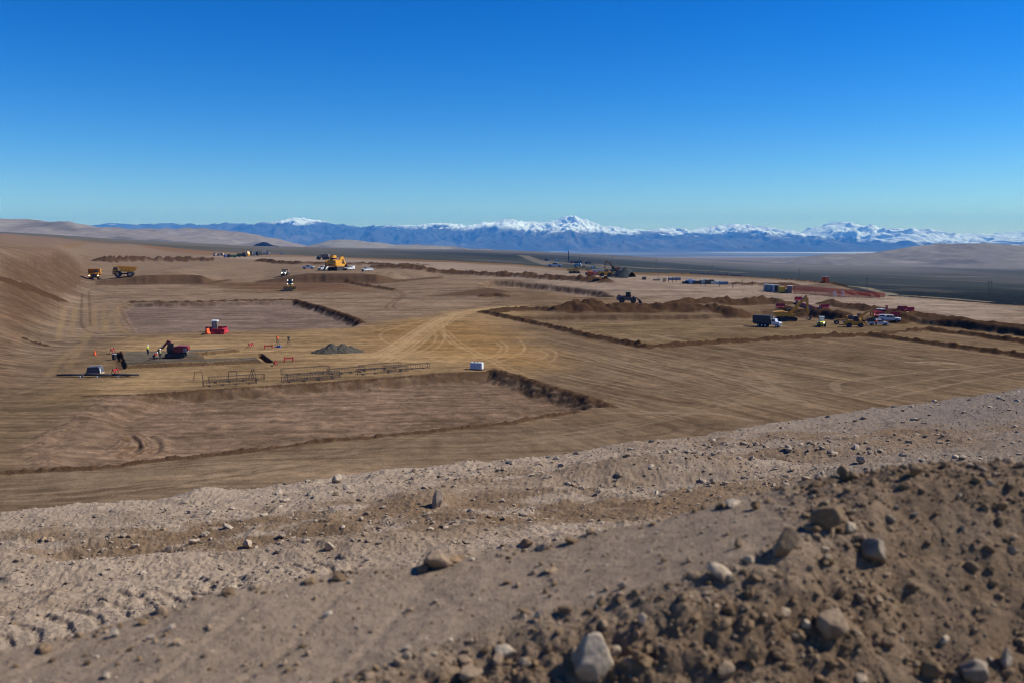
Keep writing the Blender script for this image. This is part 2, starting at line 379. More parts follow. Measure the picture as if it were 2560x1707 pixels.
def np_mesh(name, V, Fc, mt=None, col=None, smooth=True):
    me = bpy.data.meshes.new(name); k = Fc.shape[1]
    me.vertices.add(len(V)); me.vertices.foreach_set('co', np.ascontiguousarray(V, dtype=np.float32).ravel())
    me.loops.add(Fc.size); me.loops.foreach_set('vertex_index', np.ascontiguousarray(Fc, dtype=np.int32).ravel())
    me.polygons.add(len(Fc)); me.polygons.foreach_set('loop_start', np.arange(0, Fc.size, k, dtype=np.int32)); me.polygons.foreach_set('loop_total', np.full(len(Fc), k, np.int32))
    if col is not None:
        a = me.color_attributes.new('Col', 'FLOAT_COLOR', 'POINT')
        c = np.ones((len(V), 4), np.float32); c[:, :3] = col; a.data.foreach_set('color', c.ravel())
    me.update(); me.validate()
    me.polygons.foreach_set('use_smooth', np.full(len(Fc), smooth))
    o = bpy.data.objects.new(name, me); COL.objects.link(o)
    if mt: me.materials.append(mt)
    return o
def grid_faces(nr, nc):
    i = np.arange(nr - 1)[:, None] * nc + np.arange(nc - 1)[None, :]
    return np.stack([i, i + 1, i + nc + 1, i + nc], -1).reshape(-1, 4)
def tag(o, label=None, cat=None, group=None, kind=None):
    if label: o['label'] = label
    if cat: o['category'] = cat
    if group: o['group'] = group
    if kind: o['kind'] = kind
    return o

# ------------------------------------------------------------------ tracks and colour regions of the ground
def chaikin(p, n=2):
    for _ in range(n):
        q = [p[0]]
        for a, b in zip(p[:-1], p[1:]):
            q += [(a[0] * .75 + b[0] * .25, a[1] * .75 + b[1] * .25), (a[0] * .25 + b[0] * .75, a[1] * .25 + b[1] * .75)]
        p = q + [p[-1]]
    return p
LT, DK = (.66, .49, .29), (.12, .08, .055)
TR = []
def tr(c, w, a, *pts): TR.append((c, w, a, chaikin(P(*pts))))
main = [(930, 895), (977, 878), (1020, 850), (1060, 822), (1103, 798), (1140, 784), (1184, 775), (1250, 769), (1300, 766)]
for k, (dx, dy) in enumerate([(0, 0), (8, 3), (-10, -2), (18, 5), (-22, -4), (30, 9), (40, 14), (5, -2)]):
    tr(LT, .55, .8, *[(x + dx * (1 - i / 9) + random.Random(k * 9 + i).uniform(-3, 3), y + dy * (1 - i / 9)) for i, (x, y) in enumerate(main)])
tr(LT, 4.5, .28, *main); tr(LT, 5.0, .3, (700, 892), (850, 890), (960, 885), (1020, 880))
for q in [((1060, 800), (1021, 812), (970, 824), (948, 836), (952, 848), (975, 860), (1000, 872)), ((1103, 800), (1112, 822), (1113, 845), (1098, 868), (1060, 885), (1010, 892)),
          ((1075, 815), (1090, 835), (1088, 856), (1060, 875), (1020, 888)), ((1140, 785), (1125, 800), (1100, 826), (1115, 850), (1150, 870)), ((1190, 905), (1230, 893), (1250, 878), (1254, 866), (1240, 856)),
          ((1196, 911), (1242, 897), (1266, 880), (1270, 866), (1252, 852)), ((1202, 915), (1262, 900), (1300, 885), (1316, 868), (1300, 850)), ((1110, 830), (1150, 868), (1230, 905), (1290, 935)),
          ((1118, 826), (1165, 868), (1250, 905), (1330, 945)), ((980, 880), (1050, 884), (1150, 880), (1250, 888), (1350, 910)), ((700, 885), (620, 880), (520, 890)), ((640, 850), (780, 838), (900, 832), (1010, 812), (1080, 798)),
          ((560, 860), (740, 846), (880, 838), (1000, 820)), ((1370, 905), (1390, 896), (1392, 880), (1370, 870), (1330, 872)), ((1340, 900), (1366, 893), (1370, 882), (1350, 876))]:
    tr(LT, .45, .6, *q)
for q in [((162, 770), (158, 800), (150, 820), (146, 850)), ((190, 768), (184, 800), (178, 828), (200, 850)), ((216, 765), (226, 790), (228, 815), (205, 845)), ((240, 762), (236, 790), (240, 826)), ((262, 764), (258, 800), (262, 828)),
          ((292, 770), (268, 800), (266, 830)), ((300, 765), (290, 800), (305, 828), (330, 834)), ((230, 828), (200, 870), (170, 920)), ((200, 860), (150, 900), (120, 940))]:
    tr((.42, .31, .19), 1.0, .7, *q)
for q in [((205, 735), (203, 780), (202, 820), (235, 835), (330, 842)), ((222, 728), (224, 770), (226, 815)), ((994, 729), (1010, 740), (977, 756), (962, 768), (972, 776), (990, 778)), ((1000, 728), (1018, 740), (990, 755), (980, 766), (990, 774)),
          ((1060, 738), (1130, 743), (1230, 745)), ((1570, 962), (1680, 975), (1780, 1000)), ((1520, 955), (1600, 985), (1700, 1005)), ((1510, 965), (1560, 950), (1630, 952)), ((1560, 975), (1640, 1000), (1760, 1010)),
          ((1600, 1090), (1680, 1080), (1694, 1070), (1680, 1058), (1640, 1060)), ((1740, 1080), (1755, 1070), (1742, 1062)), ((1975, 900), (2040, 902), (2130, 895)), ((2020, 912), (2080, 905), (2130, 898)), ((1480, 945), (1600, 965), (1730, 1010)),
          ((1325, 668 + 20), (1440, 700), (1540, 710)), ((380, 655), (430, 668), (460, 688))]:
    tr(DK, .6, .55, *q)
for q in [((2340, 1010), (2110, 985), (2080, 970), (2080, 955), (2110, 948), (2200, 940)), ((2100, 975), (2090, 960), (2110, 952), (2300, 930), (2500, 910)), ((1400, 960), (1600, 1000), (1900, 1050)), ((1280, 850), (1600, 915), (1840, 960)),
          ((1290, 830), (1560, 888), (1800, 935), (1990, 1000)), ((1280, 950), (1560, 1025), (1750, 1035)), ((1750, 920), (1980, 1010), (2130, 1030)), ((2060, 815), (2085, 832), (2098, 838)), ((2075, 812), (2100, 828), (2112, 836)),
          ((1850, 905), (1960, 985), (2080, 1030)), ((1500, 1032), (1780, 1030), (1880, 1050)), ((2560, 930), (2400, 955), (2200, 1000)), ((2560, 915), (2300, 950), (2120, 990)), ((900, 1090), (1100, 1065), (1400, 1045)),
          ((1330, 790 + 85), (1500, 905), (1700, 950)), ((1600, 700), (1720, 712), (1860, 722))]:
    tr((.45, .35, .26), .6, .6, *q)
RUTS += [(chaikin(P((318, 1069), (335, 1078), (340, 1095), (330, 1112), (300, 1122))), .5, .2), (chaikin(P((368, 1065), (388, 1078), (394, 1095), (382, 1108))), .45, .18), (chaikin(P((290, 1108), (310, 1098), (318, 1085))), .35, .2),
         (chaikin(P((350, 1070), (368, 1080), (372, 1095))), .3, .2)]
R_PURPLE = [(PIT_BACK, (.285, .225, .205), 1.5, .9), (PIT_FRONT, (.305, .222, .170), 2, .85)]
R_POLY = [  # px polygon, colour, feather, strength
    (((0, 590), (200, 606), (640, 636), (1280, 665), (1250, 760), (900, 818), (300, 832), (120, 900), (0, 960)), (.37, .29, .23), 12, .75),
    (((200, 995), (320, 845), (700, 832), (960, 812), (1150, 775), (1300, 765), (1330, 790), (1240, 800), (1310, 860), (1420, 920), (1300, 940), (1230, 925), (640, 960)), (.49, .355, .205), 9, .85),
    (((900, 822), (1010, 800), (1200, 800), (1420, 900), (1300, 925), (1150, 900), (960, 875)), (.40, .255, .115), 10, .8),
    (((0, 1185), (640, 1128), (1280, 1060), (1900, 1060), (1600, 1130), (700, 1250), (0, 1330)), (.33, .255, .185), 4, .7),
    (((400, 700), (640, 706), (900, 708), (960, 730), (800, 732), (640, 730)), (.20, .118, .075), 12, .8),
    (((130, 690), (200, 665), (210, 640), (240, 700), (190, 712)), (.20, .125, .08), 8, .7),
    (((1215, 782), (1400, 800), (1600, 790), (2250, 795), (2560, 826), (2560, 860), (2300, 825), (1620, 865), (1300, 797)), (.30, .225, .135), 3, .7),
    (((1700, 905), (2000, 870), (2560, 900), (2560, 960), (2000, 1000)), (.25, .195, .135), 14, .7),
    (((2170, 850), (2300, 835), (2560, 860), (2560, 890)), (.30, .225, .15), 3, .8),
    (((298, 888), (380, 886), (516, 880), (600, 878), (474, 889), (516, 898), (460, 906), (640, 899), (655, 908), (440, 914), (315, 920)), (.24, .215, .185), .5, 1.0),
    (((500, 640), (780, 645), (1280, 665), (1500, 685), (1950, 700), (2560, 770), (2560, 812), (2200, 775), (1700, 745), (1540, 735), (1300, 700), (960, 670), (700, 655)), (.46, .39, .34), 12, .9),
    (((1300, 705), (1550, 740), (1640, 765), (1920, 745), (2200, 760), (1900, 715), (1500, 700)), (.42, .34, .29), 12, .7),
    (((205, 610), (350, 612), (460, 632), (400, 638), (215, 622)), (.36, .28, .22), 6, .9), (((0, 584), (200, 603), (160, 622), (0, 616)), (.33, .245, .195), 6, .9),
    (((330, 612), (560, 628), (540, 640), (420, 630)), (.33, .21, .13), 5, .8), (((170, 608), (215, 608), (180, 622), (160, 620)), (.33, .22, .13), 5, .8),
    (((0, 620), (150, 622), (200, 690), (190, 740), (150, 745), (0, 695)), (.25, .175, .135), 8, .8), (((0, 705), (150, 752), (120, 800), (0, 960)), (.185, .112, .075), 8, .8),
    (((40, 850), (140, 800), (150, 850), (60, 900)), (.26, .21, .15), 6, .5), (((1900, 715), (2060, 712), (2160, 730), (1960, 728)), (.22, .165, .14), 3, .8),
    (((0, 1000), (200, 1010), (120, 1150), (0, 1150)), (.24, .19, .125), 8, .6), (((300, 757), (330, 757), (335, 832), (295, 832)), (.34, .245, .14), 2, .7)]
R_POLY = [(P(*a), b, c, d) for a, b, c, d in R_POLY]
WHITE = [(P((2100, 905), (2280, 898), (2480, 905), (2560, 918), (2560, 925), (2330, 930), (2120, 920)), 6), (P((1840, 935), (1920, 930), (2000, 960), (1960, 985), (1860, 960)), 6), (P((1340, 826), (1500, 822), (1760, 828), (1850, 845), (1620, 862), (1480, 838)), 5), (P((1860, 960), (1960, 990), (2040, 1025), (1960, 1050), (1800, 1010)), 8), (P((1800, 800), (1960, 795), (1900, 812), (1820, 812)), 4)]
DARKB = [(P((236, 713), (380, 712), (520, 710.5), (580, 702), (572, 699), (520, 706.5), (380, 707.5), (240, 708)), 1.5), (P((638, 708), (760, 708), (871, 709), (953, 710), (1030, 702), (1108, 696), (1105, 692), (1030, 698), (953, 704), (871, 703.5), (760, 702.5), (642, 702.5)), 1.5), (P((280, 883), (300, 883), (314, 922), (296, 926)), .5), (P((646, 886), (656, 886), (683, 905), (668, 907)), .4), (P((1240, 716), (1310, 724), (1240, 740), (1060, 742)), 4)]  # dark earth faces; at the trench's left end the shadow is painted in with clods

def lerp(c, k, w):
    w = w[:, None]; return c * (1 - w) + np.array(k)[None, :] * w
def ground_colors(X, Y, Z, slope, rd):
    n = len(X); c = np.empty((n, 3)); c[:] = (.265, .195, .135)
    big = fbm(X / 40, Y / 40, 4, 200); c *= (1 + .12 * big)[:, None]
    for poly, col, fe, st in R_POLY:
        m = local(X, Y, poly, fe * 2)
        if m.any():
            x, y = X[m], Y[m]
            d = sdist(x + fe * .5 * fbm(x / (fe * 1.5), y / (fe * 1.5), 3, 201), y, poly); c[m] = lerp(c[m], col, st * ss(-fe, fe, d) if fe > 1 else st * ss(-.3, .3, d))
    for poly, col, fe, st in R_PURPLE:
        m = local(X, Y, poly, fe * 2)
        x, y = X[m], Y[m]; c[m] = lerp(c[m], col, st * ss(-fe, fe, sdist(x, y, poly)))
    # graded streaks: three directions, blended over the site
    def streak(ang, s, a, b):
        ca, sa = math.cos(R(ang)), math.sin(R(ang)); u = X * ca + Y * sa; v = -X * sa + Y * ca
        wv = v + 1.5 * fbm(u / 60, v / 40, 2, s + 3)
        return fbm(u / a, wv / b, 4, s, .65)
    wr = ss(-8, 18, X - .05 * (Y - 150)) * ss(240, 215, Y)
    st1 = streak(4, 210, 16, 1.0); st2 = streak(-67, 220, 30, .8); st3 = streak(14, 230, 40, 2.5)
    near_w = ss(140, 110, Y + X * .4)
    st = st1 * (1 - wr) + st2 * wr * (1 - .35 * near_w) + st3 * .35 * near_w
    amp = .5 * ss(700, 250, Y)
    c *= np.clip(1 + (amp + .06) * st, .45, 1.7)[:, None]
    pt = fbm(X / 4.5, Y / 4.5, 4, 236, .65); pb = fbm(X / 22, Y / 14, 4, 237, .6); c *= np.clip(1 + (.30 * pt + .30 * pb) * ss(700, 300, Y), .5, 1.6)[:, None]
    g = fbm(X / 1.3, Y / 1.3, 3, 240); c *= (1 + .2 * g * ss(400, 150, Y))[:, None]
    hr = streak(2, 250, 180, 9); c *= (1 + .16 * hr * ss(250, 420, Y))[:, None]
    for poly, fe in WHITE:
        m = local(X, Y, poly, fe * 2)
        if m.any():
            x, y = X[m], Y[m]
            w = ss(-fe, fe, sdist(x, y, poly)) * ss(.18, .55, fbm(x / 9, y / 2.2, 5, 260, .65)); c[m] = lerp(c[m], (.50, .41, .31), w * .9)
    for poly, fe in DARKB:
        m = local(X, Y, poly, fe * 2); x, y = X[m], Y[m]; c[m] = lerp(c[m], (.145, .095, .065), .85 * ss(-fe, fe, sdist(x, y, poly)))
    pf = ss(0, 3, sdist(X, Y, PIT_FRONT)); q = fbm(X / 2.2, Y / 1.5, 5, 265, .6); c *= (1 + .38 * pf * q)[:, None]
    for col, w, a, poly in TR:
        m = local(X, Y, poly, w * 2)
        if m.any():
            x, y = X[m], Y[m]
            d = seg_d(x, y, poly); c[m] = lerp(c[m], col, a * ss(w, w * .3, d) * (.75 + .5 * fbm(x / 3, y / 3, 3, 270)).clip(0, 1))
    # freshly cut faces: darker moist earth
    k = ss(.28, .7, slope) * (rd > -3); fresh = np.clip(.8 + .5 * fbm(X / 1.5, Y / 3, 3, 280), 0, 1)
    c = lerp(c, (.155, .102, .066), k * fresh * .9)
    for poly, w, h, lump in WIND:
        m = local(X, Y, poly, w * 1.3)
        if m.any():
            x, y = X[m], Y[m]; d = seg_d(x, y, poly)
            colr = (.115, .070, .042) if w > 1.2 else (.14, .09, .058)
            c[m] = lerp(c[m], colr, .92 * ss(w * 1.05, w * .75, d + .3 * w * fbm(x / w, y / w, 2, 281)))
    # hillside gullies at the left
    hl = ss(-0.40, -.46, X / Y) * ss(100, 130, Y) * ss(420, 380, Y)
    u = X * .35 + Y * .94; v = X * .94 - Y * .35
    c *= (1 + .16 * hl * fbm(u / 30, v / 2.2, 4, 285))[:, None]
    # sagebrush plain outside the site
    out = ss(4, -4, rd + 5 * fbm(X / 12, Y / 12, 3, 290)) * (Y > 120)
    sg = np.empty((n, 3)); sg[:] = (.020, .028, .023)
    t1 = fbm(X / 260, Y / 420, 5, 291, .6); t2 = fbm(X / 7, Y / 9, 4, 292, .7); t3 = fbm(X / 900, Y / 1300, 4, 293)
    sg *= (1 + .8 * t2).clip(.3, 2)[:, None]
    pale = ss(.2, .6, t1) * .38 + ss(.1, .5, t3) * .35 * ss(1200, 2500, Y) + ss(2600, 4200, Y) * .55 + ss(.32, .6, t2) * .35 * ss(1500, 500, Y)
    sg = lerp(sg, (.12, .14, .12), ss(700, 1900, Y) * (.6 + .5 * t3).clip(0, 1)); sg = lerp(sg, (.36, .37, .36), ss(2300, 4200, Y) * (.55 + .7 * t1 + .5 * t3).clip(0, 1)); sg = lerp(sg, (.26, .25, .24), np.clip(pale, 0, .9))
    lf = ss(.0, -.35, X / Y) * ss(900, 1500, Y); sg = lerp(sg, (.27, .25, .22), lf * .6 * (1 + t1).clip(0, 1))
    for col, w, pts in ROADS:
        m = local(X, Y, pts, w * 2)
        if m.any():
            x, y = X[m], Y[m]; d = seg_d(x, y, pts) + w * .5 * fbm(x / 60, y / 60, 3, 295); sg[m] = lerp(sg[m], col, .8 * ss(w, w * .4, d))
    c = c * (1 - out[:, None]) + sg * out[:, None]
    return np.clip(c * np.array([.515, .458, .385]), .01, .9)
def PN(*pts): return [march(lambda a, b: samp(NT, a, b), x, y, 310) for x, y in pts]
ROADS = [((.24, .21, .17), 14, PN((2000, 686), (2107, 690), (2300, 699), (2560, 711), (2700, 718))), ((.36, .35, .32), 12, PN((2345, 692), (2450, 693), (2560, 695), (2700, 700))),
         ((.30, .27, .22), 22, PN((1310, 640), (1340, 652), (1380, 665))), ((.24, .22, .19), 40, PN((1330, 650), (1420, 660), (1520, 672))), ((.34, .31, .26), 10, PN((1430, 660), (1490, 663), (1540, 671))),
         ((.40, .36, .27), 10, PN((2100, 715), (2160, 720), (2230, 738))), ((.26, .25, .2), 30, PN((1560, 668), (1700, 674), (1850, 681))), ((.22, .2, .16), 30, PN((330, 600), (600, 610), (900, 622), (1280, 636))),
         ((.42, .37, .28), 8, PN((2180, 735), (2300, 742), (2380, 748), (2470, 756)))]

_q = random.Random(5)
for _ in range(150):
    kind = _q.random()
    if kind < .38: x0, y0, L, sl = _q.uniform(1230, 2000), _q.uniform(835, 960), _q.uniform(250, 700), _q.uniform(.17, .27)
    elif kind < .62: x0, y0, L, sl = _q.uniform(-60, 1500), None, _q.uniform(300, 900), -.085
    elif kind < .78: x0, y0, L, sl = _q.uniform(1350, 2000), _q.uniform(800, 835), _q.uniform(120, 320), _q.uniform(-.01, .03)
    elif kind < .9: x0, y0, L, sl = _q.uniform(200, 900), _q.uniform(845, 955), _q.uniform(200, 500), _q.uniform(-.07, -.03)
    else: x0, y0, L, sl = _q.uniform(600, 2000), _q.uniform(690, 750), _q.uniform(150, 400), _q.uniform(-.02, .06)
    if y0 is None: y0 = 1190 - .085 * x0 + _q.uniform(0, 75)
    cv = _q.uniform(-.00022, .00022); pts = [(x0 + L * i / 5, y0 + sl * L * i / 5 + cv * (L * i / 5) ** 2) for i in range(6)]
    if any(b > 1290 - .125 * a - 10 for a, b in pts): continue
    w_ = P(*pts); dk = _q.random() < .55; al = _q.uniform(.25, .6)
    for off in (-1.0, 1.0):
        pp = []
        for i, (a, b) in enumerate(w_):
            c2 = w_[min(i + 1, 5)]; c1 = w_[max(i - 1, 0)]; dx, dy = c2[0] - c1[0], c2[1] - c1[1]; l_ = math.hypot(dx, dy) + 1e-6; pp.append((a - dy / l_ * off, b + dx / l_ * off))
        TR.append(((.13, .09, .062) if dk else (.42, .335, .25), .42, al, chaikin(pp, 1)))

# ------------------------------------------------------------------ build the ground
ul = -np.linspace(2.2, .625, 50)
U1 = np.concatenate([ul, np.linspace(-.62, .62, 1200), -ul[::-1]]); U2 = np.concatenate([ul, np.linspace(-.62, .62, 1500), -ul[::-1]])
def rows_near():
    r = list(np.linspace(-1.2, 2.3, 25)); y = 2.4
    while y < 29: r.append(y); y += max(.004, y * y / 4400)
    while y < 50: r.append(y); y += 1.0
    r.append(50.0); return np.array(r)
def rows_far():
    r = []; y = 50.0
    while y < 7000: r.append(y); y += max(.05, y * y / (42000 if y < 150 else 85000 if y < 330 else 62000)) if y < 650 else (y * y / 100000 if y < 1500 else y * y / 260000)
    r.append(7000.0); return np.array(r)
def mk_ground(name, rows, mt, U):
    YY = np.repeat(rows, len(U)); XX = np.tile(U, len(rows)) * (YY + 1.5)
    z, isn, rd, info, X, Y = H(XX, YY)
    nr, nc = len(rows), len(U)
    Zg = z.reshape(nr, nc); Xg = XX.reshape(nr, nc); Yg = YY.reshape(nr, nc)
    gy = np.gradient(Zg, axis=0) / np.maximum(np.gradient(Yg, axis=0), 1e-6); gx = np.gradient(Zg, axis=1) / np.maximum(np.gradient(Xg, axis=1), 1e-6)
    slope = np.hypot(gx, gy).ravel()
    col = np.empty((len(XX), 3)); fm = ~isn
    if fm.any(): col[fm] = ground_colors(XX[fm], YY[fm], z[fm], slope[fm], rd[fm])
    if isn.any():
        x, y = XX[isn], YY[isn]
        c = np.empty((len(x), 3)); c[:] = (.46, .385, .31)
        c = lerp(c, (.25, .212, .187), ss(0, 10, x) * .95)
        c *= (1 + .10 * fbm(x * .5, y * .5, 4, 300) + .16 * fbm(x * 4, y * 4, 4, 301, .7))[:, None]
        for cx, cy, rx, ry, a in SOIL:
            e = ((x - cx) / rx) ** 2 + ((y - cy) / ry) ** 2
            w = np.exp(-e * .5) * ss(-.35, .2, fbm(x * 1.3, y * 2.1, 5, 302, .65)); c = lerp(c, (.26, .185, .12), min(1, a * 1.25) * w)
        full = np.zeros(XX.shape, bool); m, rough, onb, d = info
        idx = np.nonzero(m)[0]; R_ = np.zeros(XX.shape); B_ = np.zeros(XX.shape); D_ = np.zeros(XX.shape); R_[idx] = rough; B_[idx] = onb; D_[idx] = d
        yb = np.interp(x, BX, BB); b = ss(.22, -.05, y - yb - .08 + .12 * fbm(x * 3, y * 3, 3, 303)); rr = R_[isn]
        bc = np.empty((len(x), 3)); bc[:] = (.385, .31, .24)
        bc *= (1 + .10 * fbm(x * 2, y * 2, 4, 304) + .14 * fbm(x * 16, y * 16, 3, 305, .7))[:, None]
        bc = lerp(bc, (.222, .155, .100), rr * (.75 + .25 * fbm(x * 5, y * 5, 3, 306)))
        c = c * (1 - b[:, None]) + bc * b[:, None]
        c = lerp(c, (.25, .19, .14), ss(1, 6, D_[isn]) * .7)
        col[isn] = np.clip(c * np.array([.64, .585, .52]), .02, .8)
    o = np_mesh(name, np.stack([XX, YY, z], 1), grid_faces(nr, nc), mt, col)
    return o
SOIL = []
for px, py, rx, ry, a in [(1380, 1285, 2.6, 1.0, .7), (2000, 1130, 3.2, .9, .6), (1560, 1225, 2.2, .6, .5), (640, 1310, 2.2, .7, .9), (300, 1335, 1.6, .5, .7), (700, 1345, .8, .3, .9), (900, 1300, 1.2, .5, .6), (1300, 1270, 2.4, .9, .75), (1480, 1270, 2.0, .6, .7), (1650, 1170, 1.8, .5, .75), (1780, 1260, 1.5, .35, .7), (2130, 1090, 3, 1.1, .75), (2280, 1075, 2, .6, .7), (40, 1520, .5, .25, .6), (1900, 1235, 1.6, .3, .6), (1240, 1200, .8, .3, .6), (2000, 1200, 1.5, .3, .5)]:
    cx, cy = bpx(px, py); SOIL.append((cx, cy, rx, ry, a))
M_near = earth_mat('pale_stony_soil', 14.0, 70.0, .9, .012, var=.28); M_far = earth_mat('graded_earth', .8, 4.0, .7, .12, var=.22)
tag(mk_ground('hillside', rows_near(), M_near, U1), kind='structure')
tag(mk_ground('ground', rows_far(), M_far, U2), kind='structure')

# ------------------------------------------------------------------ valley floor, hills, mountains
def far_mat(name, sc=.004):
    m, t, b = nodes(name)
    at = N(t, 'ShaderNodeAttribute', attribute_name='Col'); t.links.new(at.outputs['Color'], b.inputs['Base Color'])
    b.inputs['Roughness'].default_value = .95; b.inputs['Specular IOR Level'].default_value = .05
    return m
M_hill = far_mat('dry_hill')
nr, nc = 260, 420
yy = np.exp(np.linspace(math.log(5200), math.log(37500), nr)); uu = np.linspace(-1.6, 1.6, nc)
XX = (uu[None, :] * yy[:, None]).ravel(); YY = np.repeat(yy, nc)
t = fbm(XX / 3500, YY / 2500, 4, 400); t2 = fbm(XX / 900, YY / 500, 4, 401)
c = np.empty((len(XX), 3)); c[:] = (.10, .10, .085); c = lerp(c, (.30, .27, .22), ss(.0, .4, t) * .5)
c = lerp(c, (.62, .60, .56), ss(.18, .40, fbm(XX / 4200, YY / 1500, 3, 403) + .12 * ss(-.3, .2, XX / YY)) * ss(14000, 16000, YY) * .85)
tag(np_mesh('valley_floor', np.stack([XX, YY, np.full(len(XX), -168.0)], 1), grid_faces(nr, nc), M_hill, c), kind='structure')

def ridge(name, sil, Yc, wf, wb, zbase, nx, ny, colfn, bumpy, foot=None, pw=1.3, crest_n=0):
    xs = np.array([p[0] for p in sil]); ys = np.array([p[1] for p in sil])
    px = np.linspace(xs[0], xs[-1], nx); u = (px - 1280) / F
    py = np.interp(px, xs, ys)
    zc = row_z(612, Yc) + (612 - py) / F * Yc * 1.0
    v = np.linspace(-1, 1, ny); fr = v < 0
    Xg, Vg = np.meshgrid(u * Yc, v); zcg = np.tile(zc, (ny, 1))
    Yg = Yc + np.where(Vg < 0, Vg * wf, Vg * wb)
    tt = 1 - np.abs(Vg); prof = tt ** pw
    h = np.maximum(zcg - zbase, 0)
    end = ss(0, .04, (px - xs[0]) / (xs[-1] - xs[0])) * ss(0, .04, (xs[-1] - px) / (xs[-1] - xs[0]))
    Z = zbase + h * prof + bumpy(Xg, Yg, tt, h)
    Z = np.where(tt < .001, zbase - 20, Z)
    gy = np.gradient(Z, axis=0) / np.gradient(Yg, axis=0); gx = np.gradient(Z, axis=1) / np.gradient(Xg, axis=1)
    c = colfn(Xg.ravel(), Yg.ravel(), Z.ravel(), gx.ravel(), gy.ravel(), np.tile(px, (ny, 1)).ravel())
    V = np.stack([Xg.ravel(), Yg.ravel(), Z.ravel()], 1)
    return tag(np_mesh(name, V, grid_faces(ny, nx), M_hill, c), kind='structure')
def hb(a, f):
    def fn(X, Y, t, h): return a * t * (1 - .6 * t) * ridged(X / f, Y / (f * 1.6), 4, 410) + a * .35 * t * fbm(X / f * 3, Y / f * 3, 3, 411)
    return fn
def hcol(a, b, s):
    def fn(X, Y, Z, gx, gy, px):
        c = np.empty((len(X), 3)); c[:] = a
        c = lerp(c, b, ss(.0, .5, fbm(X / s, Y / s, 5, 420, .6)) * .7); c = lerp(c, (.29, .26, .21), ss(.15, .5, fbm(X / s * 1.7 + 9, Y / s * 1.7, 4, 421)) * .5)
        return c * (1 + .2 * fbm(X / 25, Y / 25, 3, 422))[:, None]
    return fn
HA, HB_ = (.20, .17, .14), (.085, .078, .07)
ridge('hills', [(-900, 540), (-500, 552), (-200, 546), (0, 549), (60, 553), (130, 560), (180, 558), (240, 566), (300, 575), (380, 582), (450, 590), (560, 600), (660, 612)], 4300, 1500, 1500, -70, 700, 120, hcol(HA, HB_, 260), hb(34, 420), pw=1.0)
ridge('hills', [(150, 606), (240, 590), (300, 578), (350, 575), (430, 572), (520, 577), (600, 585), (680, 597), (740, 608), (790, 618)], 5200, 1500, 1500, -110, 500, 110, hcol(HA, HB_, 240), hb(30, 380), pw=1.0)
ridge('hills', [(740, 622), (790, 610), (830, 603), (865, 601), (900, 603), (980, 613), (1075, 615), (1157, 620), (1230, 628), (1300, 640)], 5200, 1400, 1500, -150, 500, 110, hcol((.21, .19, .155), HB_, 240), hb(18, 380), pw=1.0)
ridge('hills', [(1780, 668), (1920, 655), (1974, 646), (2080, 640), (2178, 633), (2300, 620), (2382, 613), (2450, 612), (2560, 616), (2700, 620), (2900, 630), (3300, 645)], 4300, 1350, 1500, -150, 600, 130, hcol((.165, .145, .115), (.07, .065, .058), 250), hb(24, 420), pw=.9)
SIL = [(-700, 585), (-300, 575), (100, 577), (190, 572), (248, 564), (280, 558), (327, 565), (367, 573.5), (408, 562.6), (438, 559), (457, 565), (479, 564.5), (514, 568), (558, 563), (601, 561), (640, 565), (694, 561), (735, 554), (779, 550), (803, 553), (836, 564), (870, 568), (898, 571), (934, 567.5), (980, 565), (999, 567.5), (1024, 565), (1048, 569), (1064, 565), (1086, 562), (1143, 563), (1179, 566), (1225, 560), (1263, 556), (1280, 559), (1334, 560), (1360, 557), (1383, 554), (1397, 551), (1408, 545), (1415, 544.5), (1424, 546), (1432, 549), (1449, 554), (1470, 561), (1495, 570), (1519, 568.6), (1552, 576), (1596, 580), (1620, 577.5), (1653, 572), (1666, 573.5), (1675, 570), (1699, 581), (1729, 577.5), (1770, 569), (1819, 565), (1846, 565), (1873, 573), (1895, 568.6), (1920, 581), (1936, 585), (1996, 588), (2029, 573.5), (2067, 564), (2083, 564), (2100, 558), (2116, 555.5), (2138, 565), (2165, 575), (2208, 581.6), (2225, 580), (2252, 574), (2276, 584), (2320, 588), (2369, 585), (2382, 587), (2423, 584), (2459, 587.6), (2505, 587), (2540, 579), (2560, 584), (2700, 580), (2900, 592), (3300, 586)]
def mb(X, Y, t, h):
    k = h / 700
    wx = X + 500 * fbm(X / 2600, Y / 2600, 3, 430); wy = Y
    return k * (760 * t ** .8 * (1 - t) ** .75 * ridged(wx / 1500, wy / 4200, 5, 431, .55) + 270 * t * (1 - t) ** .6 * ridged(wx / 480, wy / 900, 4, 432, .6) + 26 * fbm(X / 160, Y / 160, 3, 433) * t - 120 * t * (1 - t))
def mcol(X, Y, Z, gx, gy, px):
    c = np.empty((len(X), 3)); c[:] = (.05, .052, .055)
    c = lerp(c, (.12, .105, .095), ss(-.05, .4, fbm(X / 1400, Y / 1400, 5, 440, .6)) * .7)
    sl = np.interp(px, [0, 500, 640, 740, 790, 840, 940, 1000, 1130, 1230, 1330, 1450, 1620, 1740, 1860, 1980, 2040, 2220, 2330, 2560, 3300], [556, 555, 556, 554, 560, 555, 561, 566, 570, 577, 584, 584, 586, 585, 592, 596, 607, 610, 606, 607, 607])
    slz = (612 - sl) / F * 29000
    w = ss(-60, 60, Z - slz - 35 + 170 * fbm(X / 700, Y / 700, 5, 441, .6) - 60 * ss(.3, .9, np.abs(gx)) + 25 * ridged(X / 260, Y / 500, 3, 442) + 30)
    w *= .35 + .65 * ss(-.25, .2, fbm(X / 170, Y / 330, 4, 443, .7) + .35)
    c = lerp(c, (.80, .83, .90), w)
    return c
ridge('mountains', SIL, 30000, 8500, 6000, -172, 1900, 300, mcol, mb, pw=1.15)

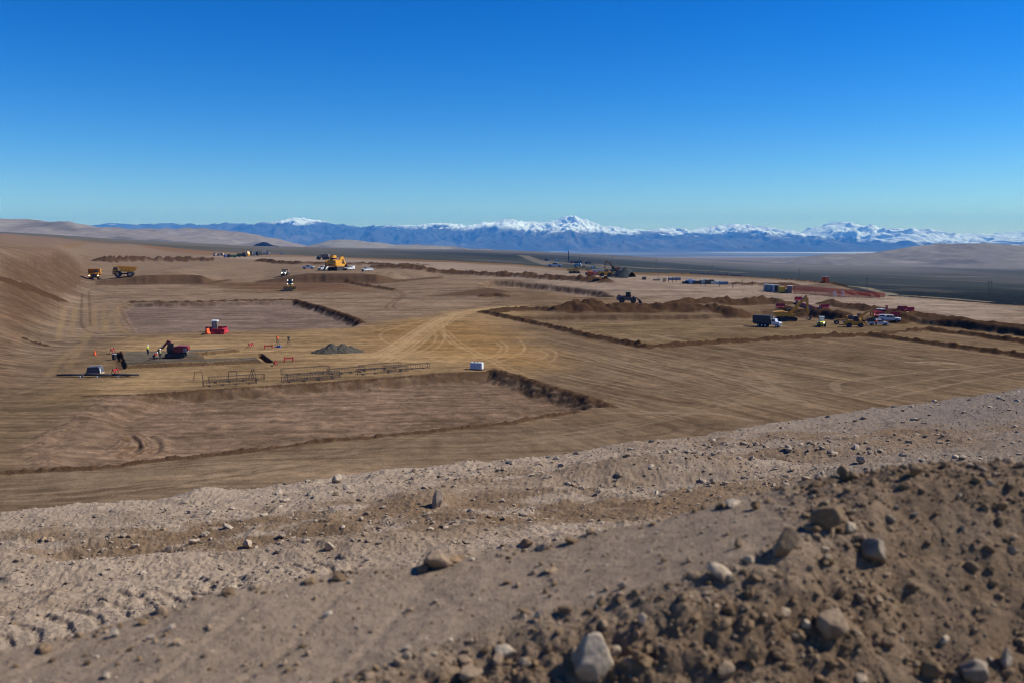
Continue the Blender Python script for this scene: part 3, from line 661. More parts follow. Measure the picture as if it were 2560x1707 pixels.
# ------------------------------------------------------------------ mesh helpers
class MB:
    def __init__(s): s.v = []; s.f = []
    def add(s, v, f):
        n = len(s.v); s.v += [tuple(a) for a in v]; s.f += [tuple(i + n for i in q) for q in f]; return s
    def box(s, cx, cy, cz, sx, sy, sz, rz=0, ry=0):
        v = [Vector((x * sx / 2, y * sy / 2, z * sz / 2)) for x in (-1, 1) for y in (-1, 1) for z in (-1, 1)]
        M = Matrix.Translation((cx, cy, cz)) @ Matrix.Rotation(rz, 4, 'Z') @ Matrix.Rotation(ry, 4, 'Y')
        return s.add([M @ a for a in v], [(0, 1, 3, 2), (4, 6, 7, 5), (0, 4, 5, 1), (2, 3, 7, 6), (0, 2, 6, 4), (1, 5, 7, 3)])
    def prism(s, pr, y0, y1, inset=0):       # (x,z) outline extruded along y
        n = len(pr); v = [(x, y0, z) for x, z in pr] + [(x, y1, z) for x, z in pr]
        return s.add(v, [tuple(range(n))[::-1], tuple(range(n, 2 * n))] + [(i, (i + 1) % n, n + (i + 1) % n, n + i) for i in range(n)])
    def cyl(s, p0, p1, r0, r1=None, n=14):
        r1 = r0 if r1 is None else r1; p0 = Vector(p0); p1 = Vector(p1); q = (p1 - p0).to_track_quat('Z', 'Y')
        v = []
        for p, r in ((p0, r0), (p1, r1)):
            v += [p + q @ Vector((r * math.cos(2 * math.pi * i / n), r * math.sin(2 * math.pi * i / n), 0)) for i in range(n)]
        return s.add(v, [tuple(range(n))[::-1], tuple(range(n, 2 * n))] + [(i, (i + 1) % n, n + (i + 1) % n, n + i) for i in range(n)])
    def bar(s, p0, p1, w, h=None):
        h = h or w; p0 = Vector(p0); p1 = Vector(p1); d = (p1 - p0); q = d.to_track_quat('Z', 'Y'); L = d.length
        v = [p0 + q @ Vector((x * w / 2, y * h / 2, z * L)) for z in (0, 1) for x, y in ((-1, -1), (1, -1), (1, 1), (-1, 1))]
        return s.add(v, [(3, 2, 1, 0), (4, 5, 6, 7)] + [(i, (i + 1) % 4, 4 + (i + 1) % 4, 4 + i) for i in range(4)])
    def build(s, name, m, parent=None, smooth=False):
        me = bpy.data.meshes.new(name); me.from_pydata([tuple(a) for a in s.v], [], s.f); me.update()
        bm_fix(me)
        me.materials.append(m); o = bpy.data.objects.new(name, me); COL.objects.link(o); o.parent = parent
        if smooth: me.polygons.foreach_set('use_smooth', [True] * len(me.polygons))
        return o
import bmesh
def bm_fix(me):
    b = bmesh.new(); b.from_mesh(me); bmesh.ops.recalc_face_normals(b, faces=b.faces); b.to_mesh(me); b.free()
def root(name, label, cat, group=None):
    o = bpy.data.objects.new(name, None); COL.objects.link(o); o.empty_display_size = .3; return tag(o, label, cat, group)
def kids(o): return [c for c in bpy.data.objects if c.parent == o]
def copy_tree(o, label=None, parent=None):
    c = o.copy(); COL.objects.link(c); c.parent = parent
    if label: c['label'] = label
    for k in [x for x in list(COL.objects) if x.parent == o]: copy_tree(k, None, c)
    return c
def world(x, y, y0=45): return march(lambda a, b: H(a, b, True)[0], x, y, y0)
def put(o, x, y, ang=0, sc=1.0, dz=0.0, y0=45):
    """ang: heading of the thing's front, degrees clockwise seen from above, 0 = away from the camera, 90 = to the right"""
    X, Y = world(x, y, y0); z = float(Hz(X, Y)[0])
    o.location = (X, Y, z + dz); o.rotation_euler = (0, 0, R(90 - ang)); o.scale = (sc,) * 3; return o

YEL = mat('machine_yellow', (.68, .31, .015), .45); BLK = mat('black_rubber', (.018, .018, .02), .8, dirt=.25); DKM = mat('dark_metal', (.035, .035, .04), .5); WHT = mat('white_paint', (.64, .65, .65), .35, dirt=.15)
GLS = mat('cab_glass', (.02, .035, .045), .08, dirt=.12, spec=.8); RIMM = mat('dusty_rim', (.40, .31, .20), .6); GRY = mat('grey_steel', (.28, .28, .28), .5); LIT = mat('lit_lamp', (.9, .9, .85), .3, em=7, dirt=0)
RED = mat('red_plastic', (.42, .012, .022), .5, dirt=.2); ORG = mat('orange_plastic', (.80, .12, .02), .5, dirt=.15); DRD = mat('machine_red', (.22, .012, .015), .4, dirt=.2); GRN = mat('dark_green_paint', (.02, .09, .04), .5); SIL = mat('silver_paint', (.60, .62, .63), .3, .3, dirt=.15)
BOX = mat('dump_box_black', (.03, .032, .037), .5, dirt=.25); TAN = mat('faded_tan', (.42, .33, .24), .7); BLU = mat('blue_paint', (.06, .12, .38), .5); RST = mat('rusty_bar', (.07, .045, .035), .85, dirt=.3); BRN = mat('portable_brown', (.14, .11, .095), .6)
LYL = mat('hazy_yellow', (.70, .62, .05), .6, dirt=.1); HOR = mat('vest_orange', (.85, .10, .015), .7, dirt=.05); HYE = mat('vest_yellow', (.50, .62, .02), .7, dirt=.05); NVY = mat('work_trousers', (.02, .025, .04), .9, dirt=.15); SKN = mat('skin', (.45, .26, .18), .6, dirt=0); HWT = mat('hard_hat_white', (.85, .85, .85), .3, dirt=0)
TRP = mat('grey_tarp', (.07, .075, .10), .8, dirt=.1); LBL = mat('pale_blue_steel', (.42, .50, .60), .5, dirt=.15); POLE = mat('weathered_wood', (.09, .075, .06), .9); WDW = mat('pale_wood', (.50, .38, .24), .8)
FNC = mat('orange_mesh', (.72, .12, .05), .8, dirt=.25)

def wheel(parent, x, y, r, w, side, rim=RIMM):
    o = MB().cyl((x, y - w / 2, r), (x, y + w / 2, r), r, n=18).build('wheel', BLK, parent, False)
    s = 1 if y > 0 else -1
    MB().cyl((x, y + s * w * .46, r), (x, y + s * (w / 2 + .03 * r), r), r * .55, n=14).build('rim', rim, o); return o

def haul_truck(label, lit):
    t = root('haul_truck', label, 'haul truck', 'yellow haul trucks on the upper bench')
    MB().box(-.6, 0, 1.45, 7.6, 1.5, .6).box(3.6, 0, 1.3, .5, 4.2, .7).build('frame', DKM, t)
    b = MB(); b.prism([(-5.2, 4.3), (-5.0, 3.5), (-3.6, 2.2), (1.3, 2.5), (1.9, 4.5), (4.6, 4.75), (4.6, 4.95), (1.7, 4.85)], -2.45, -2.3); b.prism([(-5.2, 4.3), (-5.0, 3.5), (-3.6, 2.2), (1.3, 2.5), (1.9, 4.5), (4.6, 4.75), (4.6, 4.95), (1.7, 4.85)], 2.3, 2.45)
    b.prism([(-5.2, 3.75), (-5.0, 3.45), (-3.6, 2.15), (1.3, 2.45), (1.95, 4.5), (4.6, 4.72), (4.6, 4.88), (1.75, 4.72), (1.1, 2.75), (-3.5, 2.45)], -2.3, 2.3)
    for x in (-3, -1.6, -.2): b.box(x, 2.5, 3.1, .22, .12, 1.7).box(x, -2.5, 3.1, .22, .12, 1.7)
    b.build('dump_body', YEL, t)
    h = MB(); h.box(3.2, 0, 2.0, 2.0, 2.0, 1.2).box(3.4, 0, 2.72, 2.6, 4.7, .12); h.box(3.3, 2.0, 1.9, 2.0, .9, .15).box(3.3, -2.0, 1.9, 2.0, .9, .15); h.box(4.25, 1.55, 1.9, .2, .9, 1.2).box(4.25, -1.55, 1.9, .2, .9, 1.2); h.build('engine_hood', YEL, t)
    MB().box(4.24, 0, 1.95, .12, 1.7, 1.3).build('grille', DKM, t)
    c = MB().prism([(2.5, 2.75), (2.5, 4.3), (3.9, 4.3), (4.2, 3.6), (4.2, 2.75)], .3, 1.9).build('cab', YEL, t); MB().prism([(2.7, 3.3), (2.7, 4.15), (3.95, 4.15), (4.24, 3.6), (4.24, 3.3)], .26, 1.94).build('window', GLS, c)
    l = MB()
    for z in (2.0, 2.75, 3.5): l.bar((4.5, -2.2, z), (4.5, 2.2, z), .05)
    for y in (-2.2, -1.1, 0, 1.1, 2.2): l.bar((4.5, y, 2.7), (4.5, y, 3.5), .05)
    l.bar((4.5, 1.3, .6), (4.5, 1.3, 2.7), .07).bar((4.5, 1.8, .6), (4.5, 1.8, 2.7), .07).build('handrail', DKM, t)
    for y in (-1.65, 1.65): wheel(t, 2.5, y, 1.3, .75, 1)
    for y in (-1.5, 1.5): wheel(t, -2.6, y, 1.3, 1.35, 1)
    for y in (-1.75, 1.75): MB().box(4.42, y, 1.95, .16, .34, .26).build('headlight', LIT if lit else GLS, t)
    return t

def excavator(name, label, cat, paint, boom, stick, buck, group=None, cabm=None, swing=0, big=False, stick_m=None):
    t = root(name, label, cat, group)
    for y in (-1.25, 1.25):
        tr_ = MB().prism([(-2.5, .35), (-2.2, .05), (2.2, .05), (2.5, .35), (2.5, .65), (2.2, .95), (-2.2, .95), (-2.5, .65)], y - .3, y + .3).build('track', BLK, t)
        m = MB()
        for x in (-1.5, -.75, 0, .75, 1.5): m.cyl((x, y - .34, .3), (x, y + .34, .3), .18, n=10)
        m.build('roller', DKM, tr_)
    MB().box(0, 0, .75, 1.6, 2.2, .5).cyl((0, 0, .9), (0, 0, 1.15), .7).build('undercarriage', DKM, t)
    u = root('_u', None, None); u.parent = None
    ca, sa = math.cos(R(swing)), math.sin(R(swing))
    def sw(o):
        me = o.data
        for v in me.vertices: x, y = v.co.x, v.co.y; v.co.x = x * ca - y * sa; v.co.y = x * sa + y * ca
        return o
    bpy.data.objects.remove(u)
    zt = 2.9 if big else 2.35
    sw(MB().prism([(-2.9, 1.35), (-2.9, zt), (-.9, zt + .1), (.3, zt - .1), (.3, 1.2), (-2.3, 1.15)], -1.4, 1.4).box(1.0, -.95, 1.5, 1.6, .8, .7).build('engine_house', paint, t))
    sw(MB().prism([(-3.2, 1.4), (-3.35, 1.7), (-3.3, 2.2), (-2.92, 2.3), (-2.92, 1.2)], -1.35, 1.35).build('counterweight', paint if not big else YEL, t))
    c = sw(MB().prism([(.3, 1.2), (.3, 3.0), (1.55, 3.0), (1.95, 2.1), (1.85, 1.2)], .45, 1.4).build('cab', cabm or paint, t)); sw(MB().prism([(.42, 1.75), (.42, 2.88), (1.5, 2.88), (1.99, 2.05), (1.93, 1.6)], .42, 1.43).build('window', GLS, c))
    # boom as a bent box in the x-z plane
    b = MB(); pts = [Vector((.6, -.1, 1.6))] + [Vector((x, -.1, z)) for x, z in boom]
    for p, q, w in zip(pts[:-1], pts[1:], (.75, .6, .5)): b.bar(p, q, .45, w)
    for p in pts[1:-1]: b.cyl((p.x, -.34, p.z), (p.x, .14, p.z), .33)
    sw(b.build('boom', paint, t))
    e = pts[-1]; s = MB(); se = Vector((stick[0], -.1, stick[1])); d = (e - se).normalized()
    s.bar(e + d * .7, se, .4, .42).cyl((e.x, -.36, e.z), (e.x, .16, e.z), .28); sw(s.build('stick', stick_m or paint, t))
    k = MB(); bx, bz = se.x, se.z; a0 = R(buck)
    prof = [(-.1, .2), (.35, .05), (.75, -.35), (.85, -.95), (.5, -1.35), (-.35, -1.2), (-.25, -1.05), (.4, -1.1), (.6, -.9), (.5, -.45), (.1, -.15)]
    rp = [(bx + x * math.cos(a0) - z * math.sin(a0), bz + x * math.sin(a0) + z * math.cos(a0)) for x, z in prof]
    k.prism(rp, -.7, .5)
    sw(k.build('bucket', DKM, t))
    mid = (pts[-2] + e) / 2
    for p, q, w in (((1.1, -.1, 1.5), ((pts[1].x + pts[0].x) / 2 + .5, -.1, (pts[1].z + pts[0].z) / 2), .14), (mid + Vector((0, 0, .45)), e + d * .65, .15), (e - d * .4 + Vector((.3, 0, .1)), se + Vector((.3, 0, .35)), .12)):
        sw(MB().bar(p, q, w).build('hydraulic_cylinder', GRY, t))
    return t

def pickup(label, body=WHT, kind='pickup', lit=False, group='vehicles parked on the upper bench'):
    nm, ct = {'pickup': ('pickup_truck', 'pickup truck'), 'service': ('service_truck', 'service truck'), 'suv': ('parked_car', 'car'), 'flat': ('flatbed_truck', 'flatbed truck'), 'topper': ('pickup_truck', 'pickup truck')}[kind]
    t = root(nm, label, ct, group)
    b = MB(); b.prism([(-2.85, .5), (-2.85, 1.15), (2.0, 1.15), (2.75, 1.0), (2.85, .5)], -.95, .95)
    cabp = [(-.9, 1.15), (-.75, 1.8), (.75, 1.8), (1.35, 1.15)] if kind != 'suv' else [(-2.6, 1.15), (-2.35, 1.75), (.6, 1.8), (1.3, 1.15)]
    b.prism(cabp, -.82, .82).build('body', body, t)
    wp = [(-.86, 1.2), (-.74, 1.7), (.7, 1.7), (1.33, 1.2)] if kind != 'suv' else [(-2.55, 1.2), (-2.35, 1.65), (.58, 1.7), (1.28, 1.2)]
    MB().prism(wp, -.85, .85).prism([(.84, 1.22), (.8, 1.7), (.86, 1.7), (1.42, 1.22)], -.74, .74).build('window', GLS, t)
    if kind == 'service': MB().box(-1.95, .62, 1.35, 1.9, .6, 1.0).box(-1.95, -.62, 1.35, 1.9, .6, 1.0).build('tool_box', body, t)
    elif kind == 'topper':
        MB().prism([(-2.8, 1.15), (-2.7, 1.85), (-1.0, 1.88), (-.95, 1.15)], -.88, .88).build('bed_cover', body, t); MB().box(-1.8, 0, 1.55, 1.3, 1.8, .3).build('window', GLS, t)
    elif kind == 'flat':
        MB().box(-2.1, 0, 1.28, 2.6, 2.1, .14).box(-2.1, 1.0, 1.55, 2.6, .06, .5).box(-2.1, -1.0, 1.55, 2.6, .06, .5).box(-3.38, 0, 1.55, .06, 2.1, .5).build('flatbed', DKM, t)
    else: MB().box(-1.9, 0, 1.17, 1.7, 1.6, .06).build('bed', DKM, t)
    MB().box(2.84, 0, .75, .08, 1.2, .35).box(2.86, 0, .5, .12, 1.8, .16).build('grille', DKM, t)
    for y in (-.72, .72): MB().box(2.83, y, .86, .08, .3, .16).build('headlight', LIT if lit else SIL, t)
    for x in (-1.85, 1.85):
        for y in (-.85, .85): wheel(t, x, y, .40, .26, 1, GRY)
    return t

def loader(name, label, cat, paint, cabm, lit=False, r=.85, group=None, bucket=True):
    t = root(name, label, cat, group)
    MB().prism([(-4.0, 1.1), (-4.0, 2.0), (-3.7, 2.35), (-1.0, 2.45), (-1.0, 1.0), (-3.6, .9)], -.95, .95).box(.9, 0, 1.2, 2.6, 1.0, .7).box(-.2, 0, 1.5, 1.8, 1.5, 1.1).build('body', paint, t)
    MB().prism([(-4.02, 1.2), (-4.05, 1.95), (-3.98, 1.95), (-3.98, 1.2)], -.7, .7).build('grille', DKM, t)
    for y in (-.45, .45): MB().box(-3.2, y, 2.5, 1.0, .12, .25).build('hood_vent', DKM, t)
    c = MB().prism([(-1.1, 2.0), (-1.0, 3.55), (.5, 3.55), (.75, 2.0)], -.75, .75).box(-.25, 0, 3.62, 1.9, 1.7, .1).build('cab', cabm, t); MB().prism([(-1.0, 2.2), (-.92, 3.45), (.5, 3.45), (.74, 2.2)], -.79, .79).build('window', GLS, c)
    a = MB()
    for y in (-.55, .55): a.bar((1.2, y, 1.9), (2.6, y, 1.6), .22, .4).bar((2.6, y, 1.6), (3.4, y, .7), .22, .35)
    a.bar((1.2, 0, 1.7), (2.9, 0, 1.5), .2).box(1.5, 0, 1.9, .5, 1.2, .9).build('lift_arm', paint, t)
    if bucket: MB().prism([(3.3, 1.2), (3.25, .25), (3.5, .1), (4.5, .12), (3.6, .3), (3.45, 1.25)], -1.5, 1.5).prism([(3.3, 1.2), (3.25, .25), (4.4, .15), (3.7, 1.1)], -1.5, -1.42).prism([(3.3, 1.2), (3.25, .25), (4.4, .15), (3.7, 1.1)], 1.42, 1.5).build('bucket', DKM, t)
    for x in (-2.3, 1.4):
        for y in (-1.15, 1.15): wheel(t, x, y, r, .6, 1, DKM)
    MB().bar((-3.4, .6, 2.4), (-3.4, .6, 3.1), .12).build('exhaust', DKM, t)
    if lit:
        for y in (-.7, .7): MB().box(.66, y, 3.4, .12, .17, .15).build('headlight', LIT, t); MB().box(1.8, y * 1.1, 2.3, .12, .18, .15).build('headlight', LIT, t)
    return t

# ------------------------------------------------------------------ machines at the left
put(haul_truck('yellow haul truck facing the camera with both headlights lit', True), 237, 700, 160, 1.02)
put(haul_truck('yellow haul truck seen from its side with its headlights off', False), 311, 693, 256, .98)
o = loader('bulldozer', 'dark bulldozer with four lit lamps below the brown bank', 'bulldozer', mat('dusty_yellow', (.30, .19, .05), .6, dirt=.6), BLK, True); put(o, 726, 727, 170, 1.2)
for k in [x for x in COL.objects if x.parent == o and x.name.startswith('wheel')]:
    for g in [x for x in COL.objects if x.parent == k]: bpy.data.objects.remove(g)
    bpy.data.objects.remove(k)
for k in [x for x in COL.objects if x.parent == o and x.name.startswith('bucket')]: bpy.data.objects.remove(k)
for y in (-1.15, 1.15): MB().prism([(-3.6, .4), (-3.1, .05), (2.0, .05), (2.5, .45), (2.4, 1.0), (1.9, 1.3), (-3.0, 1.3), (-3.6, .9)], y - .35, y + .35).build('track', BLK, o)
MB().prism([(3.3, .1), (3.6, .1), (3.35, .7), (3.6, 1.5), (3.35, 1.5), (3.1, .7)], -2.0, 2.0).build('blade', MC['dusty_yellow'], o)
def off_highway(label):
    t = root('dump_truck', label, 'dump truck')
    MB().prism([(-3.5, 1.6), (-3.3, 2.8), (0, 2.9), (.6, 3.1), (.5, 1.3), (-3.0, 1.2)], -1.4, 1.4).build('dump_body', BRN, t); MB().prism([(.7, 1.0), (.7, 2.6), (1.8, 2.6), (2.1, 1.9), (3.2, 1.7), (3.3, .9)], -1.1, 1.1).build('cab', TAN, t)
    MB().prism([(1.9, 1.9), (1.7, 2.5), (1.95, 2.5), (2.25, 1.9)], -.9, .9).build('windscreen', GLS, t)
    for y in (-.8, .8): MB().box(3.3, y, 1.4, .1, .3, .25).build('headlight', LIT, t)
    for x in (-2.4, -.9, 2.2):
        for y in (-1.15, 1.15): wheel(t, x, y, .8, .5, 1, DKM)
    return t
put(off_highway('small dark dump truck with two lit lamps half hidden behind the brown bank'), 713, 690, 178)

# big yellow mining shovel seen from behind
t = excavator('mining_shovel', 'huge yellow mining shovel parked among white pickups', 'mining shovel', YEL, [(1.9, 3.5), (2.9, 3.3)], (4.1, 1.5), -25, big=True)
MB().box(-1.4, .55, 3.4, 1.6, 1.0, .9).box(-.2, 1.0, 3.7, 1.4, 1.0, 1.1).build('operator_tower', YEL, t); MB().box(-.1, 1.05, 3.85, 1.45, 1.04, .5).build('window', GLS, t)
MB().box(-2.4, -.5, 3.35, .8, 1.4, .45).cyl((-2.0, .1, 2.7), (-2.0, .1, 3.7), .12).build('exhaust', DKM, t); MB().box(-3.33, 0, 1.75, .06, 1.7, .2).build('number_stripe', DRD, t)
MB().box(-2.5, 1.45, 2.5, 1.6, .3, .9).build('side_platform', YEL, t); MB().box(-2.6, -1.5, 2.0, 1.3, .3, 1.0).build('side_platform', YEL, t); MB().bar((-2.9, 1.75, 1.3), (-3.6, 2.2, 0), .12, .5).bar((-2.9, 1.75, 2.2), (-2.9, 1.75, 1.2), .12, .5).build('ladder', DKM, t)
put(t, 843, 677, 22, 1.8)
put(pickup('white pickup with a silver front, farthest left of those by the big shovel'), 771, 673, 95, 1.15)
put(pickup('white service truck standing just left of the big yellow shovel', kind='service'), 808, 676, 205, 1.15)
put(pickup('white service truck parked right beside the shovel bucket', kind='service'), 874, 676, 205, 1.15)
put(pickup('white truck half hidden behind the yellow shovel', kind='service'), 858, 672, 100, 1.15)
put(pickup('lone white car to the right of the yellow shovel', kind='suv'), 918, 679, 215, 1.1)
put(pickup('silver pickup alone on the far left edge of the plateau', body=SIL), 706, 637, 85, 1.2)
t = off_highway('dark articulated machine parked behind the row of pickups'); t.name = 'articulated_truck'; put(t, 807, 650, 275, 1.6)

# row of stored machines on the far left
ROWG = 'machines parked in a row at the far left edge'
def small(name, label, cat, cols, dims, wheels=True, group=ROWG):
    t = root(name, label, cat, group); L, Wd, Hh = dims
    MB().prism([(-L / 2, .5), (-L / 2, Hh * .75), (L * .1, Hh * .8), (L * .1, .5)], -Wd / 2, Wd / 2).build('body', cols[0], t)
    c = MB().prism([(L * .12, .5), (L * .12, Hh), (L * .36, Hh), (L * .5, Hh * .5), (L * .5, .5)], -Wd / 2 + .1, Wd / 2 - .1).build('cab', cols[1], t); MB().prism([(L * .2, Hh * .6), (L * .2, Hh * .92), (L * .37, Hh * .92), (L * .46, Hh * .6)], -Wd / 2 + .06, Wd / 2 - .06).build('window', GLS, c)
    for x in (-L * .32, L * .3):
        for y in (-Wd / 2 + .2, Wd / 2 - .2): wheel(t, x, y, min(.8, Hh * .22), .4, 1, DKM)
    return t
for i, (px, py, nm, lb, ct, c1, c2, dm, an) in enumerate([
    (541, 641, 'water_truck', 'dark tank truck at the left end of the machine row', 'tank truck', BLK, TAN, (7, 2.6, 3.4), 200), (552, 640, 'water_tank', 'cream water tank trailer second from the left in the machine row', 'tank trailer', WHT, TAN, (6, 2.6, 3), 95),
    (566, 644, 'pickup_truck', 'white and blue pickup in front of the machine row', 'pickup truck', WHT, BLU, (6, 2.1, 2.6), 200), (579, 645, 'scraper', 'green and black scraper in front of the machine row', 'scraper', GRN, BLK, (9, 3, 3.4), 250),
    (592, 642, 'low_trailer', 'long low dark brown trailer in the machine row', 'trailer', RST, BRN, (11, 2.8, 2.2), 90), (605, 643, 'loader', 'dark green loader in the middle of the machine row', 'loader', GRN, BLK, (9, 3, 4.4), 95),
    (617, 641, 'grader', 'black machine with yellow trim right of the dark green loader', 'grader', BLK, YEL, (8, 3, 4.8), 130), (628, 640, 'compactor', 'brown compactor in the right half of the machine row', 'compactor', BRN, BLK, (6, 2.6, 4.8), 180),
    (639, 640, 'crane_truck', 'crane truck with a white roof near the right end of the machine row', 'crane truck', WHT, BLK, (8, 3, 4.6), 100), (651, 639, 'generator_truck', 'grey truck with upright pipes near the right end of the row', 'truck', GRY, DKM, (7, 3, 5.2), 150),
    (661, 638, 'lube_truck', 'dark truck second from the right end of the machine row', 'truck', BLK, GRY, (6, 3, 5.6), 170), (671, 638, 'tower_truck', 'brown truck at the right end of the machine row', 'truck', BRN, GRY, (5, 3, 4.2), 190)]):
    t = small(nm, lb, ct, (c1, c2), dm); put(t, px, py, an, .95)
    if i in (8, 9, 10): MB().bar((-1, 0, 3), (-1.6, 0, 7.2), .3).bar((.8, .6, 3), (.9, .6, 6.8), .25).build('mast', GRY, t)

# ------------------------------------------------------------------ trench crew
t = excavator('mini_excavator', 'red compact excavator with its grey side working in the trench', 'excavator', DRD, [(1.5, 3.1), (2.2, 3.0)], (3.3, 1.9), 30, cabm=BLK)
MB().box(-2.6, 0, 1.55, .9, 2.9, .8).build('rear_cover', GRY, t); put(t, 440, 894, 262, .70, dz=.05); t.scale = (.68, .68, .86)
def person(label, pose, vest, trous, px, py, ang, held=None):
    t = root('person', label, 'person', 'workers at the trench')
    J = {'stand': dict(pel=(0, 0, .95), ch=(0, 0, 1.35), nk=(0, 0, 1.5), hd=(0.02, 0, 1.64), kl=(.05, .11, .5), kr=(-.02, -.12, .5), fl=(0, .13, .06), fr=(-.06, -.14, .06), el=(.05, .3, 1.2), er=(.2, -.27, 1.25), hl=(.12, .34, .98), hr=(.3, -.1, 1.4)),
         'bend': dict(pel=(0, 0, .85), ch=(.36, 0, 1.12), nk=(.48, 0, 1.2), hd=(.6, 0, 1.25), kl=(.1, .14, .45), kr=(.02, -.14, .45), fl=(.05, .17, .06), fr=(-.12, -.16, .06), el=(.48, .2, .88), er=(.5, -.2, .85), hl=(.62, .1, .68), hr=(.66, -.08, .66))}[pose]
    def skin(name, chain, m, par, rad):
        me = bpy.data.meshes.new(name); names = list(dict.fromkeys(a for e in chain for a in e)); me.from_pydata([J[n] for n in names], [(names.index(a), names.index(b)) for a, b in chain], []); me.update()
        o = bpy.data.objects.new(name, me); COL.objects.link(o); o.parent = par; me.materials.append(m)
        sk = o.modifiers.new('skin', 'SKIN'); sk.use_smooth_shade = True
        for i, n in enumerate(names): me.skin_vertices[0].data[i].radius = (rad[n], rad[n] * (1.0 if n not in ('ch', 'pel') else .85))
        me.skin_vertices[0].data[0].use_root = True; o.modifiers.new('sub', 'SUBSURF').levels = 1; o.modifiers['sub'].render_levels = 1; return o
    for s in 'lr':
        sg = 1 if s == 'l' else -1; J['s' + s] = (J['ch'][0] + .03, sg * .19, J['ch'][2] + .08); J['h_' + s] = (J['pel'][0], sg * .1, J['pel'][2] - .05); J['t' + s] = (J['f' + s][0] + .16, J['f' + s][1], .05)
    rad = dict(pel=.15, ch=.165, nk=.065, hd=.105, kl=.075, kr=.075, fl=.05, fr=.05, el=.05, er=.05, hl=.04, hr=.04, sl=.075, sr=.075, h_l=.1, h_r=.1, tl=.045, tr=.045)
    full = [('pel', 'ch'), ('ch', 'nk'), ('nk', 'hd')] + [e for s in 'lr' for e in (('ch', 's' + s), ('s' + s, 'e' + s), ('e' + s, 'h' + s), ('pel', 'h_' + s), ('h_' + s, 'k' + s), ('k' + s, 'f' + s), ('f' + s, 't' + s))]
    b = skin('body', full, SKN, t, rad)
    skin('vest', [('pel', 'ch')] + [e for s in 'lr' for e in (('ch', 's' + s), ('s' + s, 'e' + s))], vest, t, {k: v * 1.22 for k, v in rad.items()})
    skin('trousers', [('pel', 'h_l'), ('pel', 'h_r'), ('h_l', 'kl'), ('h_r', 'kr'), ('kl', 'fl'), ('kr', 'fr')], trous, t, {k: v * 1.18 for k, v in rad.items()})
    hx, hy, hz = J['hd']; m = MB(); m.cyl((hx, 0, hz + .05), (hx, 0, hz + .09), .17, .15, 16).cyl((hx, 0, hz + .09), (hx, 0, hz + .19), .14, .07, 16).build('hard_hat', HWT, t)
    put(t, px, py, ang, 1.03); return t
person('person in a bright yellow vest standing alone at the far side of the trench', 'stand', HYE, NVY, 370, 888, 100)
person('person in an orange vest bending over with a tool', 'bend', HOR, NVY, 385, 901, 95)
person('person in a yellow vest leaning beside the orange vested worker', 'stand', mat('vest_dull_yellow', (.35, .40, .06), .7), NVY, 401, 898, 250)
t = root('rake', 'long dark rake held by the orange vested worker', 'rake'); MB().bar((0, 0, .06), (1.5, 0, .75), .04).box(0, 0, .05, .05, .6, .1).build('handle', DKM, t); put(t, 362, 905, 95, 1.2)
t = root('waste_drum', 'black drum with a pale lid standing left of the trench', 'drum'); MB().cyl((0, 0, 0), (0, 0, 1.0), .36, .38).build('barrel', BLK, t); MB().cyl((0, 0, 1.0), (0, 0, 1.08), .39).build('lid', SIL, t); put(t, 286, 899, 0, 1.0)
def barricade(label, px, py, ang, sc=1.0, m=RED):
    t = root('barricade', label, 'barricade', 'small red barricades round the trench')
    for x in (-.75, .75):
        MB().bar((x, -.32, 0), (x, 0, .95), .1, .07).bar((x, .32, 0), (x, 0, .95), .1, .07).build('leg', m, t)
    MB().box(0, .02, .62, 1.7, .05, .22).build('plank', m, t); put(t, px, py, 90 - ang + 90, sc)
    return t
for lb, px, py, a in [('pinkish red barricade behind the black drum, left of the trench', 281, 882, 6), ('red barricade between the dark pipe and the trench', 288, 934, 0), ('red barricade on the far right side behind the trench', 627, 868, -10), ('red barricade at the near corner of the trench pit', 688, 915, 4), ('red barricade farthest right of the trench pit', 722, 904, -60), ('red barricade beside the blue bag', 671, 872, -65)]: barricade(lb, px, py, a)
t = root('traffic_cone', 'small red cone alone on the dirt at the left', 'cone'); MB().cyl((0, 0, .05), (0, 0, .75), .2, .04).build('cone', ORG, t); MB().box(0, 0, .03, .5, .5, .06).build('base', RED, t); put(t, 237, 888, 0, 1.35)
def tripod(label, px, py, top):
    t = root('survey_tripod', label, 'tripod', 'tripods right of the trench')
    for a in (90, 210, 330): MB().bar((.45 * math.cos(R(a)), .45 * math.sin(R(a)), 0), (0, 0, 1.25), .06).build('leg', DKM, t)
    MB().box(0, 0, 1.4, .36, .3, .36).build('instrument', top, t); put(t, px, py, 20, 1.1)
tripod('tripod with an orange head behind the blue bag', 694, 863, ORG); tripod('dark tripod rightmost near the grey pile', 722, 863, BLK)
t = root('tool_bag', 'blue bag lying on the tan dirt', 'bag'); MB().prism([(-.4, 0), (-.35, .28), (-.1, .36), (.3, .32), (.42, 0)], -.25, .25).build('bag', BLU, t); MB().box(-.5, .1, .1, .3, .3, .2).build('lid', WHT, t); put(t, 697, 868, 90, 1.1)
